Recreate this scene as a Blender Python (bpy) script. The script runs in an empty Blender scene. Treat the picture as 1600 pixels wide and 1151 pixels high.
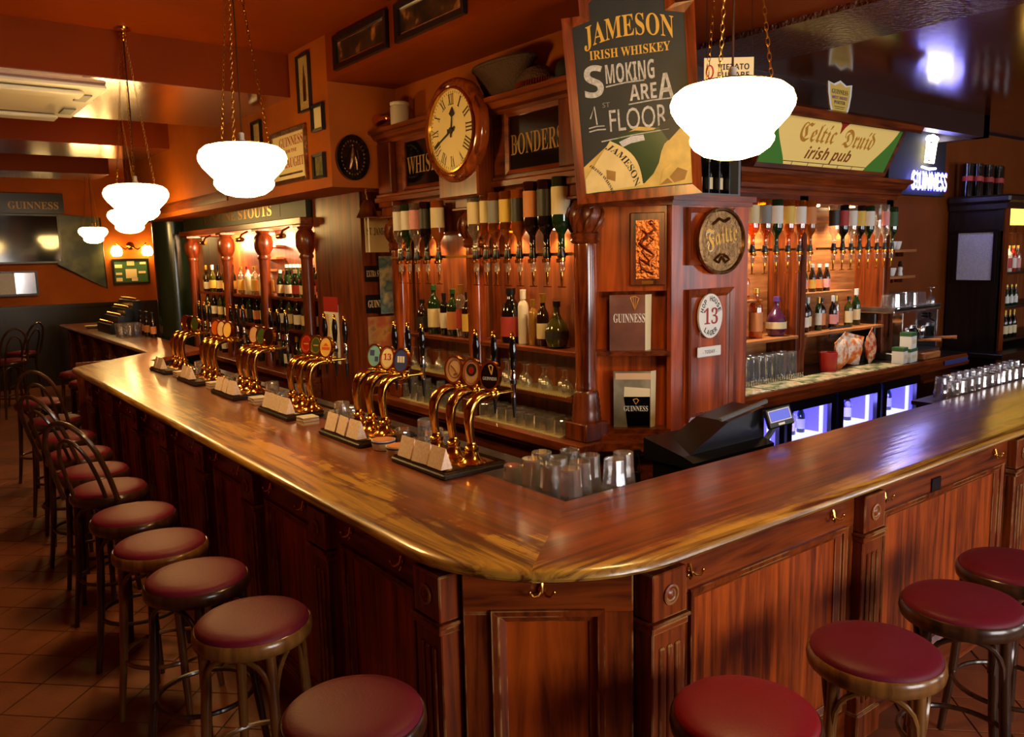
import bpy, math, random
from mathutils import Matrix, Vector
R = math.radians
random.seed(7)
SC = bpy.context.scene
COL = SC.collection

# ---------------------------------------------------------------- camera
FPX = 1261.0; PITCH, ROLL, AZ = .13848, -.02211, .91683; EYE = Vector((0, 0, 2.0))
_d = Vector((math.cos(AZ)*math.cos(PITCH), math.sin(AZ)*math.cos(PITCH), -math.sin(PITCH)))
_r0 = Vector((math.sin(AZ), -math.cos(AZ), 0)); _u0 = _r0.cross(_d)
_r = _r0*math.cos(ROLL) + _u0*math.sin(ROLL); _u = _u0*math.cos(ROLL) - _r0*math.sin(ROLL)
camd = bpy.data.cameras.new('camera'); cam = bpy.data.objects.new('camera', camd); COL.objects.link(cam)
camd.sensor_fit = 'HORIZONTAL'; camd.sensor_width = 36; camd.lens = 36*FPX/1600; camd.clip_start = .02; camd.clip_end = 100
cam.matrix_world = Matrix(((_r.x, _u.x, -_d.x, EYE.x), (_r.y, _u.y, -_d.y, EYE.y), (_r.z, _u.z, -_d.z, EYE.z), (0, 0, 0, 1)))
SC.camera = cam
# ---------------------------------------------------------------- world, daylight, exposure
w = bpy.data.worlds.new('world'); SC.world = w; w.use_nodes = True
w.node_tree.nodes['Background'].inputs[0].default_value = (.55, .68, 1, 1)
w.node_tree.nodes['Background'].inputs[1].default_value = .3
SC.view_settings.view_transform = 'Standard'; SC.view_settings.look = 'None'; SC.view_settings.gamma = 1
SC.view_settings.use_curve_mapping = False; SC.view_settings.exposure = 0.85
def area(name, loc, rot, sx, sy, power, col):
    l = bpy.data.lights.new(name, 'AREA'); l.shape = 'RECTANGLE'; l.size = sx; l.size_y = sy; l.energy = power; l.color = col
    o = bpy.data.objects.new(name, l); COL.objects.link(o); o.location = loc; o.rotation_euler = rot; return o
# daylight coming in at the three street windows behind the camera (they are built in wall_front)
area('daylight_window_1', (2.55, -3.5, 1.95), (R(90), 0, 0), 2.4, 1.7, 145, (1, .95, .90))
area('daylight_window_2', (5.9, -3.5, 1.95), (R(90), 0, 0), 2.2, 1.7, 70, (1, .95, .90))
area('daylight_window_3', (10.3, -3.5, 1.95), (R(90), 0, 0), 2.4, 1.7, 110, (.86, .93, 1))
def spot(name, loc, tgt, power, col, size=70, rad=.03):
    l = bpy.data.lights.new(name, 'SPOT'); l.energy = power; l.color = col; l.spot_size = R(size); l.spot_blend = .6; l.shadow_soft_size = rad
    o = bpy.data.objects.new(name, l); COL.objects.link(o); o.location = loc
    o.rotation_euler = (Vector(tgt)-Vector(loc)).to_track_quat('-Z', 'Y').to_euler(); return o
def point(name, loc, power, col, rad=.03):
    l = bpy.data.lights.new(name, 'POINT'); l.energy = power; l.color = col; l.shadow_soft_size = rad
    o = bpy.data.objects.new(name, l); COL.objects.link(o); o.location = loc; return o
WARM = (1, .66, .32)

# ---------------------------------------------------------------- materials
def lin(c):
    return tuple((x/12.92 if x <= .04045 else ((x+.055)/1.055)**2.4) for x in [k/255 for k in c])
MT = {}
def _new(name):
    m = bpy.data.materials.new(name); m.use_nodes = True; MT[name] = m
    nt = m.node_tree; return m, nt, nt.nodes['Principled BSDF']
def mat(name, rgb, rough=.5, metal=0, var=0., vscale=8., bump=0., bscale=40., coat=0., emit=None, estr=0., spec=.5, bdist=.01):
    m, nt, b = _new(name); c = lin(rgb); N = nt.nodes; L = nt.links
    b.inputs['Base Color'].default_value = (*c, 1); b.inputs['Roughness'].default_value = rough
    b.inputs['Metallic'].default_value = metal; b.inputs['Coat Weight'].default_value = coat; b.inputs['Coat Roughness'].default_value = .1
    b.inputs['Specular IOR Level'].default_value = spec
    if var or bump:
        tc = N.new('ShaderNodeTexCoord')
    if var:
        n = N.new('ShaderNodeTexNoise'); n.inputs['Scale'].default_value = vscale; n.inputs['Detail'].default_value = 6
        L.new(tc.outputs['Object'], n.inputs['Vector'])
        cr = N.new('ShaderNodeValToRGB'); cr.color_ramp.elements[0].position = .3; cr.color_ramp.elements[1].position = .72
        cr.color_ramp.elements[0].color = (*[x*(1-var) for x in c], 1); cr.color_ramp.elements[1].color = (*[min(1, x*(1+var)) for x in c], 1)
        L.new(n.outputs['Fac'], cr.inputs['Fac']); L.new(cr.outputs['Color'], b.inputs['Base Color'])
    if bump:
        n2 = N.new('ShaderNodeTexNoise'); n2.inputs['Scale'].default_value = bscale; n2.inputs['Detail'].default_value = 4
        L.new(tc.outputs['Object'], n2.inputs['Vector'])
        bp = N.new('ShaderNodeBump'); bp.inputs['Strength'].default_value = bump; bp.inputs['Distance'].default_value = bdist
        L.new(n2.outputs['Fac'], bp.inputs['Height']); L.new(bp.outputs['Normal'], b.inputs['Normal'])
    if emit:
        b.inputs['Emission Color'].default_value = (*lin(emit), 1); b.inputs['Emission Strength'].default_value = estr
    return m
def wood(name, dark, light, axis='z', rough=.3, scale=1., coat=.14, contrast=.5, bump=.12):
    m, nt, b = _new(name); N = nt.nodes; L = nt.links
    tc = N.new('ShaderNodeTexCoord'); mp = N.new('ShaderNodeMapping')
    s = {'x': (1.6, 26, 26), 'y': (26, 1.6, 26), 'z': (26, 26, 1.6)}[axis]
    mp.inputs['Scale'].default_value = tuple(k*scale for k in s); L.new(tc.outputs['Object'], mp.inputs['Vector'])
    n = N.new('ShaderNodeTexNoise'); n.inputs['Scale'].default_value = 1; n.inputs['Detail'].default_value = 7; n.inputs['Roughness'].default_value = .62
    n.inputs['Distortion'].default_value = .6; L.new(mp.outputs['Vector'], n.inputs['Vector'])
    n3 = N.new('ShaderNodeTexNoise'); n3.inputs['Scale'].default_value = 3; n3.inputs['Detail'].default_value = 3; L.new(tc.outputs['Object'], n3.inputs['Vector'])
    mx = N.new('ShaderNodeMath'); mx.operation = 'MULTIPLY_ADD'; mx.inputs[1].default_value = .35; L.new(n3.outputs['Fac'], mx.inputs[0]); L.new(n.outputs['Fac'], mx.inputs[2])
    cr = N.new('ShaderNodeValToRGB'); e = cr.color_ramp.elements
    e[0].position = .67-contrast*.35; e[1].position = .67+contrast*.3; e[0].color = (*lin(dark), 1); e[1].color = (*lin(light), 1)
    L.new(mx.outputs[0], cr.inputs['Fac']); L.new(cr.outputs['Color'], b.inputs['Base Color'])
    b.inputs['Roughness'].default_value = rough; b.inputs['Coat Weight'].default_value = coat; b.inputs['Coat Roughness'].default_value = .12; b.inputs['Specular IOR Level'].default_value = .4
    bp = N.new('ShaderNodeBump'); bp.inputs['Strength'].default_value = bump; bp.inputs['Distance'].default_value = .004
    L.new(n.outputs['Fac'], bp.inputs['Height']); L.new(bp.outputs['Normal'], b.inputs['Normal'])
    return m
def counter_wood(name, axis):
    """varnished red-brown boards, varnish rubbed off to yellow timber along the customers' edge"""
    m, nt, b = _new(name); N = nt.nodes; L = nt.links
    g = N.new('ShaderNodeNewGeometry')
    mp = N.new('ShaderNodeMapping'); mp.inputs['Scale'].default_value = (1.1, 17, 17) if axis == 'x' else (17, 1.1, 17)
    L.new(g.outputs['Position'], mp.inputs['Vector'])
    n = N.new('ShaderNodeTexNoise'); n.inputs['Scale'].default_value = 1; n.inputs['Detail'].default_value = 8; n.inputs['Distortion'].default_value = 1.2; n.inputs['Roughness'].default_value = .6
    L.new(mp.outputs['Vector'], n.inputs['Vector'])
    red = N.new('ShaderNodeValToRGB'); e = red.color_ramp.elements; e[0].position = .32; e[1].position = .7
    e[0].color = (*lin((74, 26, 10)), 1); e[1].color = (*lin((140, 66, 26)), 1); L.new(n.outputs['Fac'], red.inputs['Fac'])
    yel = N.new('ShaderNodeValToRGB'); e = yel.color_ramp.elements; e[0].position = .40; e[1].position = .56
    e[0].color = (*lin((96, 52, 16)), 1); e[1].color = (*lin((190, 140, 52)), 1); L.new(n.outputs['Fac'], yel.inputs['Fac'])
    # distance from the rounded outer edge of the bar
    s = N.new('ShaderNodeVectorMath'); s.operation = 'SUBTRACT'; s.inputs[0].default_value = (1.81, 2.16, 0); L.new(g.outputs['Position'], s.inputs[1])
    mx = N.new('ShaderNodeVectorMath'); mx.operation = 'MAXIMUM'; mx.inputs[1].default_value = (0, 0, 0); L.new(s.outputs[0], mx.inputs[0])
    fl = N.new('ShaderNodeVectorMath'); fl.operation = 'MULTIPLY'; fl.inputs[1].default_value = (1, 1, 0); L.new(mx.outputs[0], fl.inputs[0])
    ln = N.new('ShaderNodeVectorMath'); ln.operation = 'LENGTH'; L.new(fl.outputs[0], ln.inputs[0])
    dist = N.new('ShaderNodeMath'); dist.operation = 'SUBTRACT'; dist.inputs[0].default_value = .61; L.new(ln.outputs['Value'], dist.inputs[1])
    big = N.new('ShaderNodeTexNoise'); big.inputs['Scale'].default_value = 3.2; big.inputs['Detail'].default_value = 7; big.inputs['Roughness'].default_value = .65; L.new(g.outputs['Position'], big.inputs['Vector'])
    fine = N.new('ShaderNodeMath'); fine.operation = 'MULTIPLY_ADD'; fine.inputs[1].default_value = .5; L.new(n.outputs['Fac'], fine.inputs[0]); L.new(big.outputs['Fac'], fine.inputs[2])
    width = N.new('ShaderNodeMapRange'); width.inputs['From Min'].default_value = .55; width.inputs['From Max'].default_value = 1.0
    width.inputs['To Min'].default_value = .06 if axis == 'y' else .02; width.inputs['To Max'].default_value = .50 if axis == 'y' else .15
    L.new(fine.outputs[0], width.inputs['Value'])
    df = N.new('ShaderNodeMath'); df.operation = 'SUBTRACT'; L.new(width.outputs[0], df.inputs[0]); L.new(dist.outputs[0], df.inputs[1])
    mk = N.new('ShaderNodeMapRange'); mk.inputs['From Min'].default_value = -.03; mk.inputs['From Max'].default_value = .05; L.new(df.outputs[0], mk.inputs['Value'])
    mix = N.new('ShaderNodeMixRGB'); L.new(mk.outputs[0], mix.inputs['Fac']); L.new(red.outputs['Color'], mix.inputs['Color1']); L.new(yel.outputs['Color'], mix.inputs['Color2'])
    L.new(mix.outputs['Color'], b.inputs['Base Color'])
    b.inputs['Coat Weight'].default_value = .8; b.inputs['Coat Roughness'].default_value = .16; b.inputs['Roughness'].default_value = .36
    bn = N.new('ShaderNodeTexNoise'); bn.inputs['Scale'].default_value = 60; L.new(mp.outputs['Vector'], bn.inputs['Vector']); bn.inputs['Scale'].default_value = 2.5
    bp = N.new('ShaderNodeBump'); bp.inputs['Strength'].default_value = .22; bp.inputs['Distance'].default_value = .004
    L.new(bn.outputs['Fac'], bp.inputs['Height']); L.new(bp.outputs['Normal'], b.inputs['Normal']); L.new(bp.outputs['Normal'], b.inputs['Coat Normal'])
    return m
def glassy(name, rgb, tr=.85, gloss=.5, rough=.02, haze=0.):
    m = bpy.data.materials.new(name); m.use_nodes = True; MT[name] = m; nt = m.node_tree; N = nt.nodes; L = nt.links
    N.remove(N['Principled BSDF']); out = N['Material Output']
    t = N.new('ShaderNodeBsdfTransparent'); t.inputs[0].default_value = (*[x*tr for x in lin(rgb)], 1)
    gl = N.new('ShaderNodeBsdfGlossy'); gl.inputs['Roughness'].default_value = rough; gl.inputs[0].default_value = (.95, .95, .95, 1)
    lw = N.new('ShaderNodeLayerWeight'); lw.inputs['Blend'].default_value = .35
    mr = N.new('ShaderNodeMapRange'); mr.inputs['To Min'].default_value = .14; mr.inputs['To Max'].default_value = gloss
    L.new(lw.outputs['Facing'], mr.inputs['Value'])
    mx = N.new('ShaderNodeMixShader'); L.new(mr.outputs[0], mx.inputs[0]); L.new(t.outputs[0], mx.inputs[1]); L.new(gl.outputs[0], mx.inputs[2])
    if haze:
        df = N.new('ShaderNodeBsdfDiffuse'); df.inputs[0].default_value = (*lin(rgb), 1); tl_ = N.new('ShaderNodeBsdfTranslucent'); tl_.inputs[0].default_value = (*lin(rgb), 1)
        m1 = N.new('ShaderNodeMixShader'); L.new(df.outputs[0], m1.inputs[1]); L.new(tl_.outputs[0], m1.inputs[2])
        m2 = N.new('ShaderNodeMixShader'); m2.inputs[0].default_value = haze; L.new(mx.outputs[0], m2.inputs[1]); L.new(m1.outputs[0], m2.inputs[2]); mx = m2
    L.new(mx.outputs[0], out.inputs['Surface']); return m
def shade_glass(name, rgb, strength):
    """opal glass lit from inside, a little paler at its thick bands"""
    m, nt, b = _new(name); N = nt.nodes; L = nt.links
    b.inputs['Base Color'].default_value = (.9, .85, .7, 1); b.inputs['Roughness'].default_value = .2
    b.inputs['Emission Color'].default_value = (*rgb, 1); b.inputs['Emission Strength'].default_value = strength
    return m
def printed(name, paper, ink, scale=(1, 1, 60), thr=.5, rough=.6):
    """paper with faint rows of print"""
    m, nt, b = _new(name); N = nt.nodes; L = nt.links
    tc = N.new('ShaderNodeTexCoord'); mp = N.new('ShaderNodeMapping'); mp.inputs['Scale'].default_value = scale; L.new(tc.outputs['Object'], mp.inputs['Vector'])
    wv = N.new('ShaderNodeTexWave'); wv.bands_direction = 'Z'; wv.inputs['Scale'].default_value = 1; L.new(mp.outputs['Vector'], wv.inputs['Vector'])
    nz = N.new('ShaderNodeTexNoise'); nz.inputs['Scale'].default_value = 90; L.new(tc.outputs['Object'], nz.inputs['Vector'])
    mu = N.new('ShaderNodeMath'); mu.operation = 'MULTIPLY'; L.new(wv.outputs['Fac'], mu.inputs[0]); L.new(nz.outputs['Fac'], mu.inputs[1])
    cr = N.new('ShaderNodeValToRGB'); e = cr.color_ramp.elements; e[0].position = thr*.6; e[1].position = thr
    e[0].color = (*lin(paper), 1); e[1].color = (*lin(ink), 1); L.new(mu.outputs[0], cr.inputs['Fac']); L.new(cr.outputs['Color'], b.inputs['Base Color'])
    b.inputs['Roughness'].default_value = rough; return m
def picture(name, cols, scale=6., rough=.4, seed=0.):
    """flat coloured print: soft patches of several colours"""
    m, nt, b = _new(name); N = nt.nodes; L = nt.links
    tc = N.new('ShaderNodeTexCoord'); mp = N.new('ShaderNodeMapping'); mp.inputs['Location'].default_value = (seed, seed*1.7, seed*.6); L.new(tc.outputs['Object'], mp.inputs['Vector'])
    nz = N.new('ShaderNodeTexNoise'); nz.inputs['Scale'].default_value = scale; nz.inputs['Detail'].default_value = 5; L.new(mp.outputs['Vector'], nz.inputs['Vector'])
    cr = N.new('ShaderNodeValToRGB'); e = cr.color_ramp.elements; n = len(cols)
    while len(e) < n: e.new(.5)
    for i, c in enumerate(cols): e[i].position = .3+.42*i/(n-1); e[i].color = (*lin(c), 1)
    L.new(nz.outputs['Fac'], cr.inputs['Fac']); L.new(cr.outputs['Color'], b.inputs['Base Color']); b.inputs['Roughness'].default_value = rough; return m

wood('mahogany', (54, 18, 5), (124, 54, 18)); wood('mahogany_x', (54, 18, 5), (124, 54, 18), 'x'); wood('mahogany_y', (54, 18, 5), (124, 54, 18), 'y')
wood('panel', (86, 24, 4), (190, 82, 18), contrast=.45, scale=1.0, rough=.34)
wood('panel_fig', (80, 22, 4), (188, 82, 20), contrast=.5, scale=.55, rough=.3)
wood('moulding', (68, 22, 6), (146, 64, 20), 'z', rough=.3); wood('moulding_x', (64, 22, 6), (140, 62, 20), 'x', rough=.3); wood('moulding_y', (62, 22, 6), (136, 62, 20), 'y', rough=.3)
def worn(name, src, axis):
    """the same varnished moulding with the varnish knocked off its arrises in places"""
    m = wood(name, (68, 22, 6), (146, 64, 20), axis, rough=.3); nt = m.node_tree; N = nt.nodes; L = nt.links; b = N['Principled BSDF']
    col = b.inputs['Base Color'].links[0].from_socket
    bv = N.new('ShaderNodeBevel'); bv.samples = 3; bv.inputs['Radius'].default_value = .007
    g = N.new('ShaderNodeNewGeometry'); dt = N.new('ShaderNodeVectorMath'); dt.operation = 'DOT_PRODUCT'; L.new(bv.outputs[0], dt.inputs[0]); L.new(g.outputs['Normal'], dt.inputs[1])
    e = N.new('ShaderNodeMapRange'); e.inputs['From Min'].default_value = .997; e.inputs['From Max'].default_value = .94; L.new(dt.outputs['Value'], e.inputs['Value'])
    n = N.new('ShaderNodeTexNoise'); n.inputs['Scale'].default_value = 7; n.inputs['Detail'].default_value = 6; L.new(g.outputs['Position'], n.inputs['Vector'])
    r = N.new('ShaderNodeMapRange'); r.inputs['From Min'].default_value = .45; r.inputs['From Max'].default_value = .55; L.new(n.outputs['Fac'], r.inputs['Value'])
    mu = N.new('ShaderNodeMath'); mu.operation = 'MULTIPLY'; L.new(e.outputs[0], mu.inputs[0]); L.new(r.outputs[0], mu.inputs[1])
    mx = N.new('ShaderNodeMixRGB'); L.new(mu.outputs[0], mx.inputs['Fac']); L.new(col, mx.inputs['Color1']); mx.inputs['Color2'].default_value = (*lin((206, 158, 92)), 1); L.new(mx.outputs[0], b.inputs['Base Color'])
worn('moulding_worn', 'moulding', 'z'); worn('moulding_worn_x', 'moulding_x', 'x')
wood('backpanel', (92, 40, 16), (148, 78, 36), rough=.4, scale=.8)
wood('column_wood', (64, 18, 6), (160, 76, 30), rough=.15, scale=.7, coat=.7, bump=.03)
wood('ebony', (14, 10, 9), (40, 30, 26), rough=.35, contrast=.7)
wood('bentwood_dark', (34, 18, 10), (72, 42, 22), rough=.28, coat=.5, bump=.03); wood('bentwood_honey', (92, 54, 20), (140, 92, 40), rough=.28, coat=.5, bump=.03)
wood('shelf_pale', (120, 66, 30), (186, 120, 66), 'x', rough=.4)
counter_wood('counter_left', 'y'); counter_wood('counter_right', 'x')
mat('wall_orange', (158, 78, 6), .65, spec=.2, var=.16, vscale=3, bump=.15, bscale=30)
mat('wall_brown', (112, 52, 8), .65, spec=.15, var=.16, vscale=3, bump=.15, bscale=30)
mat('ceiling_orange', (124, 48, 3), .42, var=.1, vscale=2, bump=.08, bscale=14, spec=.06)
mat('beam_gloss', (116, 46, 8), .16, var=.1, vscale=2, bump=.10, bscale=9, coat=.6)
mat('ceiling_brown', (96, 40, 10), .16, var=.12, vscale=3, bump=.05, bscale=12, coat=.35)
mat('ceiling_rough', (86, 38, 12), .12, var=.1, vscale=3, bump=1.0, bscale=34, coat=.4, bdist=.06)
mat('dark_paint', (44, 26, 22), .35, var=.1)
mat('tile', (128, 70, 42), .42, var=.18, vscale=7, bump=.15, bscale=60); mat('grout', (54, 36, 26), .9)
mat('brass', (226, 170, 72), .14, 1, var=.05); mat('brass_dull', (170, 120, 50), .3, 1); mat('copper', (190, 110, 60), .28, 1, bump=.7, bscale=60); mat('chrome', (205, 205, 208), .12, 1); mat('steel', (170, 172, 176), .28, 1)
mat('bronze', (150, 112, 70), .35, 1, var=.35, vscale=30, bump=.5, bscale=50)
mat('black', (14, 13, 14), .3); mat('black_gloss', (10, 9, 10), .08, coat=.5); mat('black_matt', (20, 19, 20), .7); mat('grey_plastic', (92, 94, 98), .4)
mat('vinyl', (104, 22, 40), .5, var=.08, vscale=5, bump=.1, bscale=120, spec=.22); mat('vinyl_red', (132, 20, 32), .45, var=.08, vscale=5, bump=.1, bscale=120, spec=.3)
mat('cream', (228, 214, 176), .5); mat('white', (232, 230, 226), .45); mat('offwhite', (214, 204, 184), .5); mat('white_plastic', (214, 208, 196), .4)
mat('red', (170, 34, 26), .4); mat('red_ink', (160, 40, 38), .5); mat('orange', (204, 92, 26), .45); mat('gold_paint', (206, 146, 50), .4); mat('gold_letter', (150, 112, 54), .4, .3); mat('frieze_green', (22, 26, 14), .5); mat('green_paint', (24, 38, 24), .22, coat=.3); mat('blue_badge', (62, 76, 140), .3); mat('sky_badge', (120, 180, 206), .3)
mat('green_badge', (70, 84, 40), .3); mat('amber_badge', (226, 180, 96), .3); mat('salmon_badge', (222, 184, 150), .3); mat('ink', (24, 20, 20), .5); mat('chalk', (190, 190, 190), .9, var=.3, vscale=80); mat('chalkboard', (38, 40, 42), .55, var=.15, vscale=6); mat('chalk_yellow', (222, 176, 70), .5)
mat('coaster', (206, 198, 184), .7); mat('coaster_top', (196, 128, 80), .7); mat('cardboard', (196, 150, 116), .7)
mat('clock_face', (232, 212, 150), .4); mat('clay', (200, 190, 178), .35); mat('wicker', (70, 42, 24), .7, bump=1, bscale=90)
mat('rubber', (186, 172, 120), .6)
printed('menu_card', (246, 222, 204), (206, 140, 122), (1, 1, 130), .62); printed('notice_paper', (206, 208, 220), (150, 152, 168), (1, 1, 60)); printed('poster_paper', (190, 160, 100), (90, 60, 40), (1, 1, 40))
glassy('glass', (255, 255, 255), .96, .85, haze=.05); glassy('pane', (255, 255, 255), .95, .35)
glassy('bottle_clear', (240, 236, 226), .85, .7, haze=.10); glassy('bottle_amber', (226, 140, 40), .85, .6, haze=.15); glassy('bottle_green_clear', (70, 140, 60), .75, .6, haze=.12)
mat('bottle_green', (16, 44, 20), .06, coat=.5); mat('bottle_brown', (30, 15, 8), .06, coat=.5); mat('bottle_black', (12, 11, 12), .06, coat=.5); mat('bottle_olive', (58, 60, 20), .06, coat=.5); mat('bottle_purple', (70, 30, 60), .08, coat=.5); mat('bottle_white', (214, 206, 190), .25); mat('bottle_red', (170, 40, 30), .12); mat('bottle_gold', (168, 124, 60), .2, .4); mat('bottle_whisky', (132, 64, 16), .06, coat=.5)
shade_glass('lamp_opal', (1, .62, .20), 23.0)
mat('bulb', (255, 230, 190), .3, emit=(255, 214, 150), estr=40); mat('neon_blue', (90, 90, 255), .3, emit=(80, 80, 255), estr=6); mat('neon_white', (255, 250, 240), .3, emit=(225, 225, 255), estr=7); mat('neon_yellow', (255, 240, 190), .3, emit=(255, 240, 180), estr=5)
mat('fridge_glow', (110, 100, 255), .4, emit=(84, 76, 250), estr=1.3); mat('fridge_white', (200, 200, 255), .4, emit=(190, 195, 255), estr=1.6); mat('screen_blue', (70, 80, 170), .3, emit=(80, 90, 190), estr=.55); mat('tv_screen', (12, 14, 20), .08, coat=.5)
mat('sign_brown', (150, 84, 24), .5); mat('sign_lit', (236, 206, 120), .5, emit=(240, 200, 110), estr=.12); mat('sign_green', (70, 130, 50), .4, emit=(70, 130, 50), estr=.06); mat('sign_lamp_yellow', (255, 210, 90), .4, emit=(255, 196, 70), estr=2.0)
mat('label_cream', (220, 202, 156), .6); mat('label_white', (226, 222, 214), .6); mat('label_grey', (130, 130, 132), .6); mat('label_orange', (206, 130, 72), .6); mat('label_red', (170, 50, 44), .6); mat('label_dark', (34, 30, 28), .5); mat('label_yellow', (220, 184, 80), .6); mat('label_green', (50, 90, 50), .6); mat('label_pink', (220, 150, 150), .6)
mat('cap_gold', (200, 160, 70), .3, .8); mat('cap_black', (20, 20, 20), .3); mat('cap_red', (150, 30, 30), .4); mat('cap_white', (225, 222, 215), .4); mat('cap_green', (30, 80, 40), .4); mat('cap_purple', (90, 50, 130), .4)

# ---------------------------------------------------------------- mesh builder
class MB:
    def __init__(s): s.v = []; s.f = []
    def add(s, v, f):
        o = len(s.v); s.v += [tuple(p) for p in v]; s.f += [tuple(i+o for i in q) for q in f]; return s
    def box(s, x0, x1, y0, y1, z0, z1, b=0):
        if b <= 0:
            return s.add([(x0, y0, z0), (x1, y0, z0), (x1, y1, z0), (x0, y1, z0), (x0, y0, z1), (x1, y0, z1), (x1, y1, z1), (x0, y1, z1)],
                         [(3, 2, 1, 0), (4, 5, 6, 7), (0, 1, 5, 4), (1, 2, 6, 5), (2, 3, 7, 6), (3, 0, 4, 7)])
        poly = [(x0+b, y0), (x1-b, y0), (x1, y0+b), (x1, y1-b), (x1-b, y1), (x0+b, y1), (x0, y1-b), (x0, y0+b)]
        inn = [(x0+b, y0+b), (x1-b, y0+b), (x1-b, y0+b), (x1-b, y1-b), (x1-b, y1-b), (x0+b, y1-b), (x0+b, y1-b), (x0+b, y0+b)]
        v = [(*p, z0) for p in inn]+[(*p, z0+b) for p in poly]+[(*p, z1-b) for p in poly]+[(*p, z1) for p in inn]
        f = [(0, 7, 5, 3)[::1], (24, 26, 28, 30)]
        f = [(7, 5, 3, 1), (25, 27, 29, 31)]
        for k in range(3):
            for i in range(8):
                j = (i+1) % 8; f.append((k*8+i, k*8+j, (k+1)*8+j, (k+1)*8+i))
        return s.add(v, f)
    def prism(s, poly, z0, z1):
        n = len(poly); v = [(x, y, z0) for x, y in poly]+[(x, y, z1) for x, y in poly]
        f = [tuple(range(n))[::-1], tuple(range(n, 2*n))]+[(i, (i+1) % n, n+(i+1) % n, n+i) for i in range(n)]
        return s.add(v, f)
    def yprism(s, poly, y0, y1):          # polygon in x,z swept along y
        n = len(poly); v = [(x, y0, z) for x, z in poly]+[(x, y1, z) for x, z in poly]
        return s.add(v, [tuple(range(n)), tuple(range(n, 2*n))[::-1]]+[(i, n+i, n+(i+1) % n, (i+1) % n) for i in range(n)])
    def xprism(s, poly, x0, x1):          # polygon in y,z swept along x
        n = len(poly); v = [(x0, y, z) for y, z in poly]+[(x1, y, z) for y, z in poly]
        return s.add(v, [tuple(range(n))[::-1], tuple(range(n, 2*n))]+[(i, (i+1) % n, n+(i+1) % n, n+i) for i in range(n)])
    def lathe(s, prof, n=16, c=(0, 0, 0), axis='z', sx=1., sy=1., cap=True):
        v = []; f = []
        for r_, z in prof:
            for k in range(n):
                a = 2*math.pi*k/n; p = (r_*math.cos(a)*sx, r_*math.sin(a)*sy, z)
                if axis == 'y': p = (p[0], z, p[1])
                if axis == 'x': p = (z, p[0], p[1])
                v.append((p[0]+c[0], p[1]+c[1], p[2]+c[2]))
        for i in range(len(prof)-1):
            for k in range(n):
                q = (i*n+k, i*n+(k+1) % n, (i+1)*n+(k+1) % n, (i+1)*n+k); f.append(q if axis != 'y' else q[::-1])
        if cap and prof[0][0] > 1e-6: f.append(tuple(range(n))[::-1] if axis != 'y' else tuple(range(n)))
        if cap and prof[-1][0] > 1e-6:
            o = (len(prof)-1)*n; q = tuple(range(o, o+n)); f.append(q if axis != 'y' else q[::-1])
        return s.add(v, f)
    def tube(s, path, rad, n=8, closed=False):
        P = [Vector(p) for p in path]; m = len(P); rr = rad if isinstance(rad, (list, tuple)) else [rad]*m
        v = []; f = []; prev = None
        for i in range(m):
            if closed: t = P[(i+1) % m]-P[i-1]
            else: t = P[min(i+1, m-1)]-P[max(i-1, 0)]
            t.normalize()
            if prev is None:
                a = Vector((0, 0, 1)) if abs(t.z) < .9 else Vector((1, 0, 0)); nrm = t.cross(a).normalized()
            else:
                nrm = (prev-t*prev.dot(t)).normalized()
            prev = nrm; bn = t.cross(nrm)
            for k in range(n):
                a = 2*math.pi*k/n; v.append(tuple(P[i]+nrm*(rr[i]*math.cos(a))+bn*(rr[i]*math.sin(a))))
        for i in range(m if closed else m-1):
            j = (i+1) % m
            for k in range(n): f.append((i*n+k, i*n+(k+1) % n, j*n+(k+1) % n, j*n+k))
        if not closed: f += [tuple(range(n))[::-1], tuple(range((m-1)*n, m*n))]
        return s.add(v, f)
    def ball(s, c, r_, n=10, sz=1.):
        return s.lathe([(max(1e-7, r_*math.sin(math.pi*i/(n//2))), -r_*sz*math.cos(math.pi*i/(n//2))) for i in range(n//2+1)], n, c)
    def rframe(s, x0, x1, z0, z1, wd, y0, y1, inset=0.):   # rectangular frame in the xz plane, front at y0
        o = [(x0, z0), (x1, z0), (x1, z1), (x0, z1)]; i_ = [(x0+wd, z0+wd), (x1-wd, z0+wd), (x1-wd, z1-wd), (x0+wd, z1-wd)]
        v = [(x, y1, z) for x, z in o]+[(x, y0, z) for x, z in o]+[(x, y0+inset, z) for x, z in i_]+[(x, y1, z) for x, z in i_]
        f = []
        for a in range(3):
            for k in range(4): f.append((a*4+k, a*4+(k+1) % 4, (a+1)*4+(k+1) % 4, (a+1)*4+k))
        return s.add(v, f)
    def move(s, dx=0, dy=0, dz=0): s.v = [(x+dx, y+dy, z+dz) for x, y, z in s.v]; return s
    def xf(s, M): s.v = [tuple(M @ Vector(p)) for p in s.v]; return s
    def mesh(s, name, m, smooth=False):
        me = bpy.data.meshes.new(name); me.from_pydata(s.v, [], s.f); me.materials.append(MT[m] if isinstance(m, str) else m)
        if smooth:
            me.polygons.foreach_set('use_smooth', [True]*len(me.polygons))
            try: me.set_sharp_from_angle(angle=R(42))
            except Exception: pass
        me.update(); return me
def link(name, me, parent=None, loc=None):
    o = bpy.data.objects.new(name, me); COL.objects.link(o)
    if parent is not None: o.parent = parent
    if loc is not None: o.location = loc
    return o
def part(parent, name, mb, m, smooth=False, world=False, label=None):
    if world:
        l = parent.location if parent.parent is None else (parent.location+parent.parent.location)
        mb.move(-l.x, -l.y, -l.z)
    o = link(name, mb.mesh(name, m, smooth), parent)
    if label: o['label'] = label
    return o
def tag(o, label, cat, group=None, kind=None):
    if label: o['label'] = label
    if cat: o['category'] = cat
    if group: o['group'] = group
    if kind: o['kind'] = kind
    return o
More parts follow.
